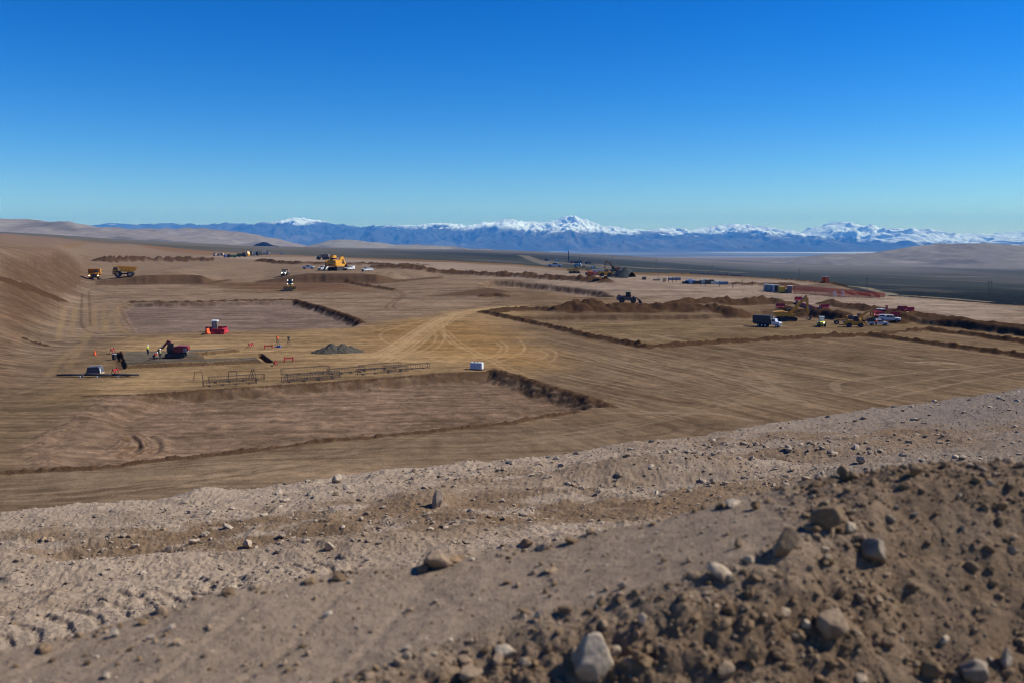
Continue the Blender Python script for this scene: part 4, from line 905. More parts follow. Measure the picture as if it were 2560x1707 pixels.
# stored pallet, pipe
t = root('tarp_covered_pallet', 'grey tarp covered load with white edges at the left', 'pallet'); MB().box(0, 0, .08, 2.1, 1.4, .16).build('pallet', WDW, t)
MB().prism([(-.95, .16), (-.7, .95), (.75, 1.0), (.95, .7), (1.0, .16)], -.65, .65).build('tarp', TRP, t); MB().prism([(-.72, .97), (.77, 1.02), (.77, 1.06), (-.72, 1.01)], .45, .67).prism([(.97, .16), (.92, .75), (.98, .7), (1.03, .16)], -.68, -.4).build('wrap', WHT, t); put(t, 237, 933, 88, 1.15)
t = root('pipe_bundle', 'long black pipes lying on small blocks at the left', 'pipes')
for i, y in enumerate((-.3, 0, .3)):
    m = MB(); pts = [(-6.2 + i * .8, y, .3), (-2, y + .06, .34), (2.2, y - .03, .3), (6.3 - i * .6, y + .03, .26)]
    for a, b in zip(pts[:-1], pts[1:]): m.cyl(a, b, .15, n=10)
    m.build('pipe', BLK, t, True)
for x in (-2.6, 0, 3.2): MB().box(x, -.05, .09, .2, 1.1, .16).build('block', WHT, t)
put(t, 246, 941, 88, 1.0)
# toilet inside red barriers
t = root('portable_toilet', 'brown portable toilet with a white roof inside red barriers', 'portable toilet')
MB().box(0, 0, 1.08, 1.1, 1.1, 2.16).build('cabin', BRN, t); MB().box(.56, 0, 1.05, .05, .7, 1.8).build('door', mat('grey_door', (.3, .27, .26), .6), t); MB().prism([(-.6, 2.16), (-.5, 2.34), (-.2, 2.46), (.2, 2.46), (.5, 2.34), (.6, 2.16)], -.6, .6).build('roof', WHT, t); put(t, 539, 829, 185, 1.12)
def barrier(label, px, py, ang, m=RED, sc=1.0, group='red plastic barriers', pr=None):
    if pr is not None: t = copy_tree(pr, label); t['group'] = group
    else:
        t = root('plastic_barrier', label, 'barrier', group)
        MB().prism([(-.28, 0), (-.28, .22), (-.14, .42), (-.09, .98), (.09, .98), (.14, .42), (.28, .22), (.28, 0)], -.96, .96).build('shell', m, t)
        MB().box(0, .5, 1.0, .1, .14, .05).box(0, -.5, 1.0, .1, .14, .05).build('cap', m, t)
        MB().box(0, 0, .12, .585, .3, .14).build('fork_slot', BLK, t)
    put(t, px, py, ang, sc); return t
g = 'barriers round the portable toilet'
br = barrier('dark red barrier in front of the toilet, left half', 541, 836, 180, sc=1.25, group=g)
barrier('dark red barrier in front of the toilet, right half', 549, 836, 184, sc=1.25, group=g, pr=br)
barrier('dark red barrier behind the toilet, towards the left', 527, 830, 175, sc=1.25, group=g, pr=br); barrier('dark red barrier behind the toilet, towards the right', 556, 829, 185, sc=1.25, group=g, pr=br)
barrier('red barrier with pale ends at the right end of the toilet enclosure', 562, 833, 105, sc=1.25, group=g, pr=br); bo = barrier('orange barrier at the left end of the toilet enclosure', 519, 835, 85, m=ORG, sc=1.25, group=g)
# white generator box
t = root('generator', 'white generator box at the corner of the big pit', 'generator'); MB().prism([(-1.25, .15), (-1.25, 1.3), (-1.15, 1.42), (1.15, 1.42), (1.25, 1.3), (1.25, .15)], -.65, .65).build('housing', WHT, t); MB().box(0, -.67, .75, 1.9, .05, .8).build('side_panel', LBL, t)
MB().box(-.5, 0, 1.46, .3, .3, .08).box(.1, .1, 1.46, .2, .2, .08).build('vent', BLK, t); MB().box(0, 0, .08, 2.6, 1.2, .14).build('skid', DKM, t); put(t, 1192, 923, 105, .82)
# rebar cages
def cage(label, x0, y0, x1, y1, h=.75, w=.75):
    t = root('rebar_cage', label, 'rebar cage', 'rebar cages beside the big pit'); A = Vector((*world(x0, y0), 0)); B = Vector((*world(x1, y1), 0)); A.z = float(Hz(A.x, A.y)[0]); B.z = float(Hz(B.x, B.y)[0])
    L = (B - A).length; s = MB(); l = MB()
    for y in (-w / 2, w / 2):
        for z in (.15, .15 + h): l.bar((0, y, z), (L, y, z), .05)
    n = int(L / .45)
    for i in range(n + 1):
        x = L * i / n; q = [(x, -w / 2, .15), (x, w / 2, .15), (x, w / 2, .15 + h), (x, -w / 2, .15 + h)]
        for a, b in zip(q, q[1:] + q[:1]): s.bar(a, b, .022)
    for x in (0, L):
        for y in (-w / 2, w / 2): l.bar((x, y, 0), (x, y, h + .15), .07)
    l.build('long_bar', RST, t); s.build('stirrup', RST, t)
    k = MB()
    for i in range(4): k.box(L * (.12 + .25 * i), 0, .07, .18, w * 1.3, .13)
    k.build('wood_block', POLE, t)
    t.location = A; d = B - A; t.rotation_euler = (0, -math.atan2(d.z, math.hypot(d.x, d.y)), math.atan2(d.y, d.x)); return t
for lb, a in [('leftmost near rebar cage, right beside the pit edge', (508, 966, 640, 958)), ('left rebar cage in the back row of its group', (522, 957, 660, 948)), ('near rebar cage of the middle group', (706, 956, 850, 944)), ('taller rebar cage at the back of the middle group', (704, 938, 822, 930)), ('rebar cage in the front of the middle group', (716, 952, 846, 940)),
              ('rebar cage linking the middle and right groups', (820, 936, 912, 929)), ('far rebar cage of the right group', (898, 926, 1000, 918)), ('near rebar cage of the right group', (892, 937, 1018, 928)), ('rightmost rebar cage toward the white generator', (960, 928, 1072, 920))]: cage(lb, *a, h=.72 if 'taller' not in lb else .9)
def aframe(label, px, py):
    t = root('steel_stand', label, 'stand', 'steel stands by the rebar')
    for x in (-.6, .6): MB().bar((x, -.35, 0), (x * .8, 0, 1.2), .06).bar((x, .35, 0), (x * .8, 0, 1.2), .06).build('leg', RST, t)
    MB().bar((-.5, 0, 1.2), (.5, 0, 1.2), .08).build('crossbar', RST, t); put(t, px, py, 0 if px > 600 else 75, 1.1)
aframe('steel stand alone at the left end of the rebar', 496, 950); aframe('narrow steel stand behind the leftmost cages', 582, 949); t = aframe('tallest steel stand with a slanted crossbar', 632, 944)

# gravel piles
def pile(name, label, cat, lobes, m, px0, py0, px1, py1, depth, cola, group=None):
    A = np.array(world(px0, py0)); B = np.array(world(px1, py1)); d = B - A; L = np.linalg.norm(d); d /= L; nrm = np.array([-d[1], d[0]])
    nx, ny = 110, 50; s = np.linspace(-.08, 1.08, nx) * L; v = np.linspace(-1, 1, ny) * depth
    Sg, Vg = np.meshgrid(s, v); X = A[0] + Sg * d[0] + Vg * nrm[0]; Y = A[1] + Sg * d[1] + Vg * nrm[1]
    Xw = Sg + .4 * fbm(X * .8, Y * .8, 3, 501); h = np.zeros(X.shape)
    for f, w, hh in lobes: h = np.maximum(h, hh - np.hypot((Xw - f * L), Vg * 1.0) * hh / w)
    h += (h > 0) * (.10 * fbm(X * 2, Y * 2, 4, 502) + .08 * ridged(X * .9, Y * .9, 3, 503)); Z = H(X, Y)[0] + np.where(h > 0.02, h, -.3)
    c = np.empty((X.size, 3)); c[:] = cola; c *= (1 + .25 * fbm(X.ravel() * 3, Y.ravel() * 3, 3, 504))[:, None]
    o = np_mesh(name, np.stack([X.ravel(), Y.ravel(), Z.ravel()], 1), grid_faces(ny, nx), m, c); tag(o, label, cat, group); return o
pile('gravel_pile', 'grey gravel pile with two peaks on the tan dirt', 'gravel pile', [(.08, 1.6, .55), (.22, 2.3, 1.1), (.36, 2.9, 1.75), (.5, 2.3, 1.25), (.62, 2.9, 1.6), (.78, 2.4, 1.2), (.93, 1.8, .6)], M_far, 788, 882, 900, 880, 4.0, (.075, .066, .052))
pile('gravel_pile', 'very dark grey stockpile beside the far yellow machine', 'gravel pile', [(.15, 6, 3), (.45, 5, 4), (.75, 6.5, 5.2), (.9, 4, 3)], M_far, 1528, 693, 1576, 694, 9, (.055, .060, .055))

# ------------------------------------------------------------------ middle and right machines
t = loader('wheel_loader', 'wheel loader with a dark green cab pushing dirt past brown mounds', 'wheel loader', mat('faded_brown_paint', (.16, .11, .10), .6), GRN, r=.95); put(t, 1572, 735, 96, 1.0); _a = march(S0, 1572, 758); t.location = (_a[0], _a[1], float(Hz(*_a)[0]))
t = excavator('excavator', 'yellow tracked excavator with raised boom beside the dark dump truck', 'excavator', YEL, [(2.9, 4.3), (4.7, 5.9)], (5.3, 1.6), -8, cabm=DKM); put(t, 1966, 802, 98, 1.1)
def highway_dump(label):
    t = root('dump_truck', label, 'dump truck')
    MB().box(-.2, 0, .95, 8.6, .9, .3).build('frame', DKM, t); MB().prism([(-4.6, 1.15), (-4.7, 3.6), (1.5, 3.6), (1.4, 1.15)], -1.22, 1.22).box(-1.5, 0, 3.65, 6.0, 2.3, .12).build('dump_box', BOX, t)
    m = MB()
    for x in (-3.8, -2.6, -1.4, -.2, 1.0): m.box(x, -1.25, 2.15, .12, .08, 1.9).box(x, 1.25, 2.15, .12, .08, 1.9)
    m.build('box_rib', BOX, t)
    MB().prism([(1.75, .7), (1.75, 2.75), (2.9, 2.8), (3.2, 1.9), (4.4, 1.75), (4.65, 1.4), (4.65, .6)], -1.05, 1.05).build('cab', SIL, t); MB().prism([(1.95, 1.9), (1.95, 2.55), (2.85, 2.6), (3.12, 1.95)], -1.08, 1.08).build('window', GLS, t)
    MB().box(4.66, 0, 1.1, .08, 1.1, .7).build('grille', DKM, t)
    for y in (-.85, .85): MB().box(4.62, y, 1.15, .1, .25, .2).build('headlight', WHT, t)
    for x in (-2.6, -1.4, -.2, 3.6):
        for y in (-1.0, 1.0): wheel(t, x, y, .52, .34, 1, SIL)
    MB().cyl((1.62, .9, 1), (1.62, .9, 3.3), .09).build('exhaust', SIL, t); return t
put(highway_dump('black dump truck with a silver cab beside the yellow excavator'), 1918, 817, 128, .80)
def roller(label):
    t = root('soil_compactor', label, 'roller')
    MB().cyl((1.6, -.95, .7), (1.6, .95, .7), .7, n=22).build('drum', GRY, t); MB().box(1.6, 1.05, .8, 1.7, .12, .3).box(1.6, -1.05, .8, 1.7, .12, .3).box(.7, 0, .8, .2, 2.1, .35).build('drum_frame', LYL, t)
    MB().prism([(-2.6, .8), (-2.6, 1.5), (-.9, 1.65), (-.9, .8)], -.75, .75).build('hood', LYL, t); c = MB().prism([(-.85, .9), (-.85, 2.9), (.4, 2.9), (.55, .9)], -.7, .7).box(-.2, 0, 2.95, 1.6, 1.6, .1).build('cab', WHT, t); MB().prism([(-.75, 1.5), (-.75, 2.75), (.4, 2.75), (.52, 1.5)], -.73, .73).build('window', GLS, c)
    for y in (-.85, .85): wheel(t, -1.5, y, .75, .45, 1, LYL)
    MB().box(-2.62, -.4, 1.3, .06, .3, .2).build('headlight', LIT, t); return t
put(roller('small roller with a pale cab and yellow hood, alone left of the grader'), 2053, 816, 10, .88)
def grader(label):
    t = root('motor_grader', label, 'grader')
    m = MB(); m.bar((3.6, 0, 1.5), (-.2, 0, 1.9), .3, .35).box(3.7, 0, 1.2, .5, .6, .7).build('frame', YEL, t); MB().prism([(-3.6, .9), (-3.6, 1.8), (-1.2, 2.0), (-1.2, .9)], -.8, .8).build('engine_cover', YEL, t)
    c = MB().box(-.5, 0, 2.0, 1.3, 1.5, 1.8).build('cab', DKM, t); MB().box(-.5, 0, 2.3, 1.34, 1.54, .9).build('window', GLS, c); MB().prism([(.9, .2), (1.05, .2), (1.2, .8), (1.05, .8)], -1.7, 1.7).cyl((1.2, 0, .95), (1.2, 0, 1.1), .8).build('blade', DKM, t)
    for x, y in ((3.6, 1.0), (3.6, -1.0), (-1.4, 1.0), (-1.4, -1.0), (-3.0, 1.0), (-3.0, -1.0)): wheel(t, x, y, .68, .4, 1, TAN)
    return t
put(grader('yellow motor grader with a long nose, left end of the machine cluster'), 2122, 812, 282, .88)
t = loader('backhoe_loader', 'yellow machine with a tall dark cab at the middle of the cluster', 'loader', YEL, DKM, r=.75, bucket=False); put(t, 2140, 818, 100, .78)
t = excavator('excavator', 'orange armed excavator standing behind the dark cabbed machine', 'excavator', YEL, [(3.6, 3.9), (5.0, 4.0)], (5.3, 1.7), 10, cabm=DKM); put(t, 2142, 806, 96, .78)
put(pickup('pickup with dark flatbed and white cab in front of the machine cluster', kind='flat', group='trucks by the east pit'), 2195, 814, 96, .92); put(pickup('white pickup with a covered bed parked nearest the red barriers', kind='topper', group='trucks by the east pit'), 2224, 804, 118, 1.0)
t = root('person', 'person in an orange vest by the flatbed pickup', 'person'); bpy.data.objects.remove(t)
person('person in an orange vest behind the dark flatbed', 'stand', HOR, NVY, 2190, 816, 200)

# red barriers east
g = 'red barriers by the east pit'
pts = [(1992 + i * 5.6, 757 + i * 1.28 + (i > 8) * .5) for i in range(12)]
ORD = ['first', 'second', 'third', 'fourth', 'fifth', 'sixth', 'seventh', 'eighth', 'ninth', 'tenth', 'eleventh', 'twelfth', 'thirteenth', 'fourteenth', 'fifteenth', 'sixteenth', 'seventeenth']
X0, Y0 = world(1990, 758); X1, Y1 = world(2054, 772); angb = math.degrees(math.atan2(X1 - X0, Y1 - Y0)) + 90
nb = max(6, int(math.hypot(X1 - X0, Y1 - Y0) / 2.35))
for i in range(min(nb, 17)):
    f = (i + .5) / nb; t = copy_tree(br, '%s red barrier from the left in the long line behind the yellow excavator' % ORD[i]); t['group'] = g; X, Y = X0 + (X1 - X0) * f, Y0 + (Y1 - Y0) * f
    t.location = (X, Y, float(Hz(X, Y)[0])); t.rotation_euler = (0, 0, R(90 - angb)); t.scale = (1.2, 1.2, 1.2)
for lb, px, py, a in [('single red barrier just right of the long barrier line', 2062, 772, 180), ('red barrier behind the left end of the long barrier line', 1996, 752, 180), ('red barrier just beyond the boom tip, behind the long line', 2011, 755, 180), ('single red barrier by the white marker pole', 1951, 770, 180), ('left of the two red barriers at the gap in the right berm', 2255, 777, 185),
                      ('right of the two red barriers at the gap in the right berm', 2274, 779, 185), ('leftmost red barrier behind the covered pickup', 2186, 789, 165), ('second red barrier behind the covered pickup', 2193, 790, 160), ('third red barrier behind the covered pickup', 2200, 791, 175), ('red barrier showing past the nose of the covered pickup', 2238, 792, 190)]: barrier(lb, px, py, a, sc=1.35, group=g, pr=br)
g = 'red barriers along the far edge of the site'
for i in range(12): barrier('%s small red barrier from the left on the far rim' % ORD[i], 1728 + i * 8.0 + (i > 4) * 2, 684.5 + i * .42, 180 + 4, sc=2.0, group=g, pr=br)
for i in range(7): barrier('%s barrier from the left in the unbroken far red run' % ORD[i], 1827 + i * 4.6, 690 + i * .35, 184, sc=2.0, group=g, pr=br)
def simple(name, label, cat, parts, px, py, ang, sc=1.0, group=None, y0=45):
    t = root(name, label, cat, group)
    for nm, m, boxes in parts:
        b = MB()
        for q in boxes: b.box(*q)
        b.build(nm, m, t)
    put(t, px, py, ang, sc, y0=y0); return t
simple('marker_pole', 'thin pale curved marker pole beside the dark dump truck', 'pole', [('pole', WDW, [(0, 0, 1.6, .09, .09, 3.2), (.1, 0, 4.3, .09, .09, 2.4, 0, .1), (.32, 0, 6.2, .08, .08, 1.6, 0, .2)]), ('base', DKM, [(0, 0, .06, .4, .4, .12)])], 1938, 796, 90, .9)
simple('white_panel', 'left of two white panels lying on the berm by the covered pickup', 'panel', [('sheet', WHT, [(0, 0, .5, 2.2, 1.3, .12)]), ('support', DKM, [(-.8, 0, .22, .1, 1, .44), (.8, 0, .22, .1, 1, .44)])], 2200, 777, 80, 1.0); simple('white_panel', 'right of two white panels lying on the berm by the covered pickup', 'panel', [('sheet', WHT, [(0, 0, .5, 2.2, 1.3, .12)]), ('support', DKM, [(-.8, 0, .22, .1, 1, .44), (.8, 0, .22, .1, 1, .44)])], 2211, 778, 80, 1.0)
simple('traffic_drum', 'orange drum beside the two white panels', 'traffic drum', [('drum', ORG, [(0, 0, .7, .55, .55, 1.4)]), ('band', WHT, [(0, 0, 1.0, .57, .57, .15)])], 2216, 777, 80, 1.1)
# far cluster in the middle
t = excavator('excavator', 'dull yellow excavator with folded arm left of the far orange boxes', 'excavator', mat('dull_yellow', (.40, .26, .05), .6), [(3.4, 3.2), (4.8, 2.6)], (5.8, 1.5), 40); put(t, 1436, 684, 80, 1.1)
t = excavator('excavator', 'brown armed excavator standing on the far rim above the stockpile', 'excavator', mat('brown_orange', (.32, .10, .04), .6), [(3.2, 5.2), (5.2, 5.6)], (6.0, .9), 10, cabm=BLK); put(t, 1537, 679.5, 272, .95)
simple('portable_office', 'pale blue grey site office with dark windows behind orange boxes', 'site office', [('wall', LBL, [(0, 0, 1.7, 9, 3, 2.6)]), ('roof', WHT, [(0, 0, 3.08, 9.3, 3.3, .16)]), ('window', GLS, [(-3, -1.53, 2.0, 1.3, .06, .9), (0, -1.53, 2.0, 1.3, .06, .9), (3, -1.53, 2.0, 1.3, .06, .9)]), ('skid', DKM, [(0, 0, .2, 8.5, 2.6, .4)])], 1498, 688, 90, .8)
bxs = [('storage_bin', ORG)]
for lb, px, m, w in [('dark skip at the left end of the far orange boxes', 1469, BRN, 2.6), ('bright orange bin second from the left in the far row', 1475, ORG, 3.0), ('pink orange bin in the middle of the far row', 1483, mat('faded_orange', (.62, .16, .11), .6), 4.2), ('pink orange bin right in front of the site office', 1494, MC['faded_orange'], 4.8)]:
    simple('storage_bin', lb, 'bin', [('tub', m, [(0, 0, .95, w, 2, 1.7)]), ('rim', m, [(0, 0, 1.84, w + .2, 2.2, .12)]), ('skid', DKM, [(-w * .3, 0, .06, .3, 2, .12), (w * .3, 0, .06, .3, 2, .12)])], px, 689, 90, .85, 'bins in front of the site office')
t = loader('wheel_loader', 'orange yellow loader directly left of the very dark stockpile', 'wheel loader', YEL, YEL, r=.9); put(t, 1516, 692, 80, .95)
put(pickup('silver pickup on the far rim above the dull yellow excavator', body=LBL), 1387, 668.5, 95, 1.6)
simple('drill_rig', 'tall dark drill tower standing on the plain beyond the site', 'drill tower', [('mast', DKM, [(0, 0, 11, 1.6, 1.6, 20), (.8, 0, 9, 1.0, 1.4, 8)]), ('platform', GRY, [(0, 0, 1.2, 7, 3, 1.2)]), ('crown', DKM, [(-.3, 0, 21.4, 1.0, 1.0, 1.4)])], 1421, 658, 90, 1.15)
EG = 'machines working on the plain beyond the site'
for lb, px, py, a, c1, c2, s in [('white topped machine on the plain below the drill tower', 1444, 668, 100, GRY, WHT, 2.2), ('small dark machine right of the white topped one', 1457, 669, 90, BLK, GRY, 1.2), ('tiny white truck on the plain left of the drill tower', 1393, 654, 90, WHT, WHT, 1.6), ('dark truck on the plain farther left of the drill tower', 1368, 653, 80, BLK, WHT, 1.8),
                              ('reddish truck on the plain right of the drill tower', 1432, 659, 90, DRD, GRY, 2.0), ('dark row vehicle right of the reddish truck on the plain', 1446, 660, 90, BLK, DKM, 2.2), ('dark vehicle rightmost on the plain behind the site', 1470, 661, 90, DKM, GRY, 2.0), ('white truck rightmost below the plain road', 1483, 671, 90, WHT, WHT, 1.4)]:
    put(small('far_truck', lb, 'truck', (c1, c2), (6, 2.6, 3), group=EG), px, py, a, s)
# stored materials and stakes
SG = 'material stacks on the pale plateau'
for i, (lb, px, py, m, dx, dy, dz, a) in enumerate([('dark green bundle at the left end of the stored materials', 1713, 710, BLK, 4, 2, 1.4, 90), ('grey blue crate stack near the left end of the materials', 1722, 710, LBL, 5, 2, 2.6, 90), ('light blue crate stack third from the left in the materials', 1731, 710.5, LBL, 4, 2, 2.4, 80), ('low dark stack of pipes in the middle of the materials', 1742, 710.5, DKM, 6, 2, 1.8, 90),
    ('cream wrapped bundle in the middle of the materials', 1760, 710.5, mat('cream_wrap', (.72, .70, .55), .6), 6, 2.4, 2.8, 90), ('dark brown stack right of the cream bundle', 1774, 711, POLE, 6, 2, 2.6, 90), ('pale topped long stack right of the dark brown stack', 1788, 711, MC['cream_wrap'], 6, 2, 1.9, 90), ('blue grey stack beside the right end of the materials', 1800, 711.5, LBL, 5, 2, 1.7, 90), ('dark blue grey crate at the right end of the materials', 1811, 712, mat('slate', (.14, .2, .28), .6), 5, 2, 1.7, 90),
    ('dark blue flat stack beyond the leftmost stored materials', 1686, 701, MC['slate'], 9, 2.5, 1.6, 90), ('small yellow topped crate beside the stakes', 1661, 705, WDW, 2.2, 2, 2.3, 90), ('dark bundle with a yellow top far left of the stakes', 1610, 700, BRN, 3, 2, 1.8, 90), ('low pale stack left of the small yellow crate', 1642, 702, TAN, 5, 2, 1.1, 90)]):
    simple('material_stack', lb, 'stack', [('load', m, [(0, 0, .15 + dz / 2, dx, dy, dz), (dx * .2, 0, .15 + dz * 1.05, dx * .5, dy * .8, dz * .2)]), ('pallet', WDW, [(-dx * .3, 0, .07, .3, dy, .14), (dx * .3, 0, .07, .3, dy, .14)])], px, py, a, .62, SG)
for i, (px, py) in enumerate([(1671, 707), (1681, 707), (1690, 707), (1751, 715), (1763, 716), (1798, 718), (1832, 722), (1855, 715), (1880, 717), (1645, 704)]):
    simple('survey_stake', '%s survey stake from the left on the pale plateau' % ['second', 'third', 'fourth', 'fifth', 'sixth', 'seventh', 'eighth', 'ninth', 'rightmost', 'leftmost'][i], 'stake', [('stake', POLE, [(0, 0, 1.1, .16, .16, 2.2)]), ('flag', TAN, [(.1, 0, 2.1, .3, .04, .25)])], px, py, 0, 1.1, 'survey stakes on the pale plateau')
TG = 'cabins left of the orange fence'
def cabin(label, px, py, m, sc, roof=WHT, w=1.6): return simple('portable_toilet', label, 'portable toilet', [('cabin', m, [(0, 0, 1.15, w, 1.3, 2.2)]), ('roof', roof, [(0, 0, 2.32, w + .1, 1.4, .16)]), ('door', GRY, [(0, -.66, 1.1, .8, .05, 1.8)])], px, py, 180, sc, TG)
for lb, px, m, w in [('grey white cabin at the left end of the cabin row', 1915, GRY, 2.2), ('pale green grey cabin second from left in the row', 1923, mat('pale_green', (.32, .38, .33), .6), 2.2), ('blue cabin in the middle of the row', 1931, BLU, 1.4), ('black cabin left of the yellow container', 1940, BLK, 1.8)]: cabin(lb, px, 728 + (px - 1915) * .09, m, 1.1, w=w)
for n, (px) in enumerate([1935, 1945]): cabin(['pale cabin between the blue and black ones', 'pale cabin between the black one and the yellow container'][n], px, 730.5, LBL, 1.1, w=1.0)
simple('yellow_container', 'bright yellow tank container at the right end of the cabins', 'container', [('shell', mat('bright_yellow', (.75, .42, .02), .5), [(0, 0, 1.2, 3, 2, 2.0)]), ('lid', MC['bright_yellow'], [(0, 0, 2.25, 2.4, 1.6, .14)]), ('skid', DKM, [(0, 0, .1, 2.8, 1.6, .2)])], 1954, 732, 180, 1.0)
simple('portable_toilet', 'grey toilet with a white roof in front of the orange fence', 'portable toilet', [('cabin', BRN, [(0, 0, 1.1, 1.5, 1.5, 2.2)]), ('roof', WHT, [(0, 0, 2.28, 1.7, 1.7, .16)]), ('door', GRY, [(0, -.77, 1.1, .8, .05, 1.8)])], 1974, 733, 200, 1.15); simple('storage_crate', 'small grey crate left of the toilet by the fence', 'crate', [('crate', GRY, [(0, 0, .6, 1.6, 1.2, 1.1)]), ('lid', WHT, [(0, 0, 1.2, 1.7, 1.3, .1)])], 1963, 732, 190, 1.3)
for lb, px in [('left of two orange toilets with white roofs on the rim', 2059.5), ('right of two orange toilets with white roofs on the rim', 2066)]: simple('portable_toilet', lb, 'portable toilet', [('cabin', ORG, [(0, 0, 1.1, 1.3, 1.3, 2.2)]), ('roof', WHT, [(0, 0, 2.28, 1.45, 1.45, .2)]), ('door', mat('orange_door', (.6, .08, .02), .6), [(0, -.67, 1.1, .7, .05, 1.7)])], px, 707, 180, 1.15, 'orange toilets on the rim')
# orange mesh fences
def fence(label, pts, h, sag=.1):
    W_ = [Vector((*world(x, y), 0)) for x, y in pts]; t = root('mesh_fence', label, 'fence', 'orange mesh fences'); t.location = (0, 0, 0)
    m = MB(); n = 0
    for a, b in zip(W_[:-1], W_[1:]):
        L = (b - a).length; k = max(1, int(L / 3))
        for i in range(k):
            p, q = a.lerp(b, i / k), a.lerp(b, (i + 1) / k); zp, zq = float(Hz(p.x, p.y)[0]), float(Hz(q.x, q.y)[0])
            for zz in np.linspace(.12, h, 7): m.bar((p.x, p.y, zp + zz), (q.x, q.y, zq + zz), .02, .17)
            MB().bar((p.x, p.y, zp), (p.x, p.y, zp + h + .1), .07).build('post', POLE, t)
    m.build('netting', FNC, t); o0 = W_[0]
    for c in [x for x in COL.objects if x.parent == t]: c.data.transform(Matrix.Translation((-o0.x, -o0.y, -float(Hz(o0.x, o0.y)[0]))))
    t.location = (o0.x, o0.y, float(Hz(o0.x, o0.y)[0]))
fence('far line of orange mesh fencing running right towards the rim', [(1962, 725), (2010, 726), (2080, 732), (2150, 739), (2212, 744)], 1.5)
fence('near line of orange mesh fencing ending at the white barricades', [(1982, 734), (2020, 736), (2076, 741), (2120, 743), (2200, 746)], 1.7)
for lb, px in [('left white barricade in front of the orange fence', 2087), ('right white barricade in front of the orange fence', 2107)]:
    t = root('road_barricade', lb, 'barricade', 'white barricades in front of the orange fence')
    for z in (.7, 1.5): MB().box(0, 0, z, 2.6, .06, .28).build('plank', WHT, t)
    for x in (-1.1, 1.1): MB().bar((x, -.4, 0), (x, 0, 1.8), .1).bar((x, .4, 0), (x, 0, 1.8), .1).build('leg', WHT, t)
    put(t, px, 743, 5, 1.15)
# power line poles across the sagebrush
def hpole(label, px, py, sc):
    t = root('power_pole', label, 'power pole', 'twin legged power poles crossing the plain')
    for x in (-2.2, 2.2): MB().cyl((x, 0, -.5), (x, 0, 18), .24, .17, 8).build('pole', POLE, t)
    MB().box(0, 0, 16.4, 9.5, .3, .35).build('crossarm', POLE, t); put(t, px, py, 0, sc, y0=400); q_ = march(lambda a, b: samp(NT, a, b), px, py, 500); t.location = (q_[0], q_[1], float(Hz(*q_)[0]))
for lb, px, py, s in [('nearest and tallest twin power pole at the right', 2473, 752, 1.05), ('twin power pole beyond the orange fence', 2166, 732, 1.0), ('twin power pole above the two orange toilets', 1997, 699, 1.0), ('distant twin power pole above the material stacks', 1780, 687, 1.0), ('distant twin power pole right of the far rim excavator', 1640, 672, 1.1), ('distant twin power pole above the far rim excavator', 1530, 663, 1.0), ('distant twin power pole above the site office', 1500, 660, .9), ('distant twin power pole right of the drill tower', 1449, 654, .9)]: hpole(lb, px, py, s)

# ------------------------------------------------------------------ stones in the foreground
M_rock = earth_mat('pale_limestone', 9.0, 45.0, .8, .01, .8, .25)
def rock_geo(seed, sub=3, sq=(1, 1, 1), cuts=7, ang=.0, nz=.08, lo=.5, hi=.82):
    rg = random.Random(seed); b = bmesh.new(); bmesh.ops.create_icosphere(b, subdivisions=sub, radius=1.0)
    V = np.array([v.co[:] for v in b.verts]); Fc = np.array([[v.index for v in f.verts] for f in b.faces]); b.free()
    for _ in range(cuts):
        n = np.array([rg.gauss(0, 1) for _ in range(3)]); n /= np.linalg.norm(n); d = rg.uniform(lo, hi)
        k = V @ n; V = np.where((k > d)[:, None], V - np.outer(k - d, n) * .93, V)
    V *= (1 + nz * fbm(V[:, 0] * 2 + seed, V[:, 1] * 2 + V[:, 2] * 1.7, 3, seed) + nz * .5 * fbm(V[:, 1] * 6 + seed, V[:, 2] * 6 + V[:, 0] * 3, 3, seed + 5))[:, None]
    return V * np.array(sq), Fc
def near_pt(px, py): return march(lambda a, b: H(a, b, True)[0], px, py, 2.6, 60)
PALE, WARM, BRW, GRYR = (.56, .47, .37), (.36, .27, .19), (.25, .172, .105), (.32, .27, .22)
def rock(label, px, py, w, h, colr, tilt=0, rz=0, seed=1, dep=.8, sink=.25, kind='rock'):
    X, Y = near_pt(px, py); pxm = Y / F / .97; sx = w * pxm / 2; sz = h * pxm / 2 * 1.15
    V, Fc = rock_geo(seed * 13 + 5, 4, (sx, sx * dep, sz), 14, lo=.42, hi=.74)
    M = Matrix.Rotation(R(rz), 3, 'Z') @ Matrix.Rotation(R(tilt), 3, 'Y'); V = V @ np.array(M).T
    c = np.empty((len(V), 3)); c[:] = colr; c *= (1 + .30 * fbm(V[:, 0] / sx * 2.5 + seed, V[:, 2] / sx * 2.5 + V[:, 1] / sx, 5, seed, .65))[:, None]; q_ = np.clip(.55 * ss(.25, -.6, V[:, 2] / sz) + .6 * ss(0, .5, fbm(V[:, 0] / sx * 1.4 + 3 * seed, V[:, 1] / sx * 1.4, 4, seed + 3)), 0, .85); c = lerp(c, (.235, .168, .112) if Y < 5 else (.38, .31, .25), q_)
    z = float(Hz(X, Y)[0]); o = np_mesh(kind, V, Fc, M_rock, np.clip(c * np.array([.72, .68, .62]), .02, .8)); o.location = (X, Y + sx * .35, z + sz * (1 - sink * 1.6)); tag(o, label, 'rock'); return o
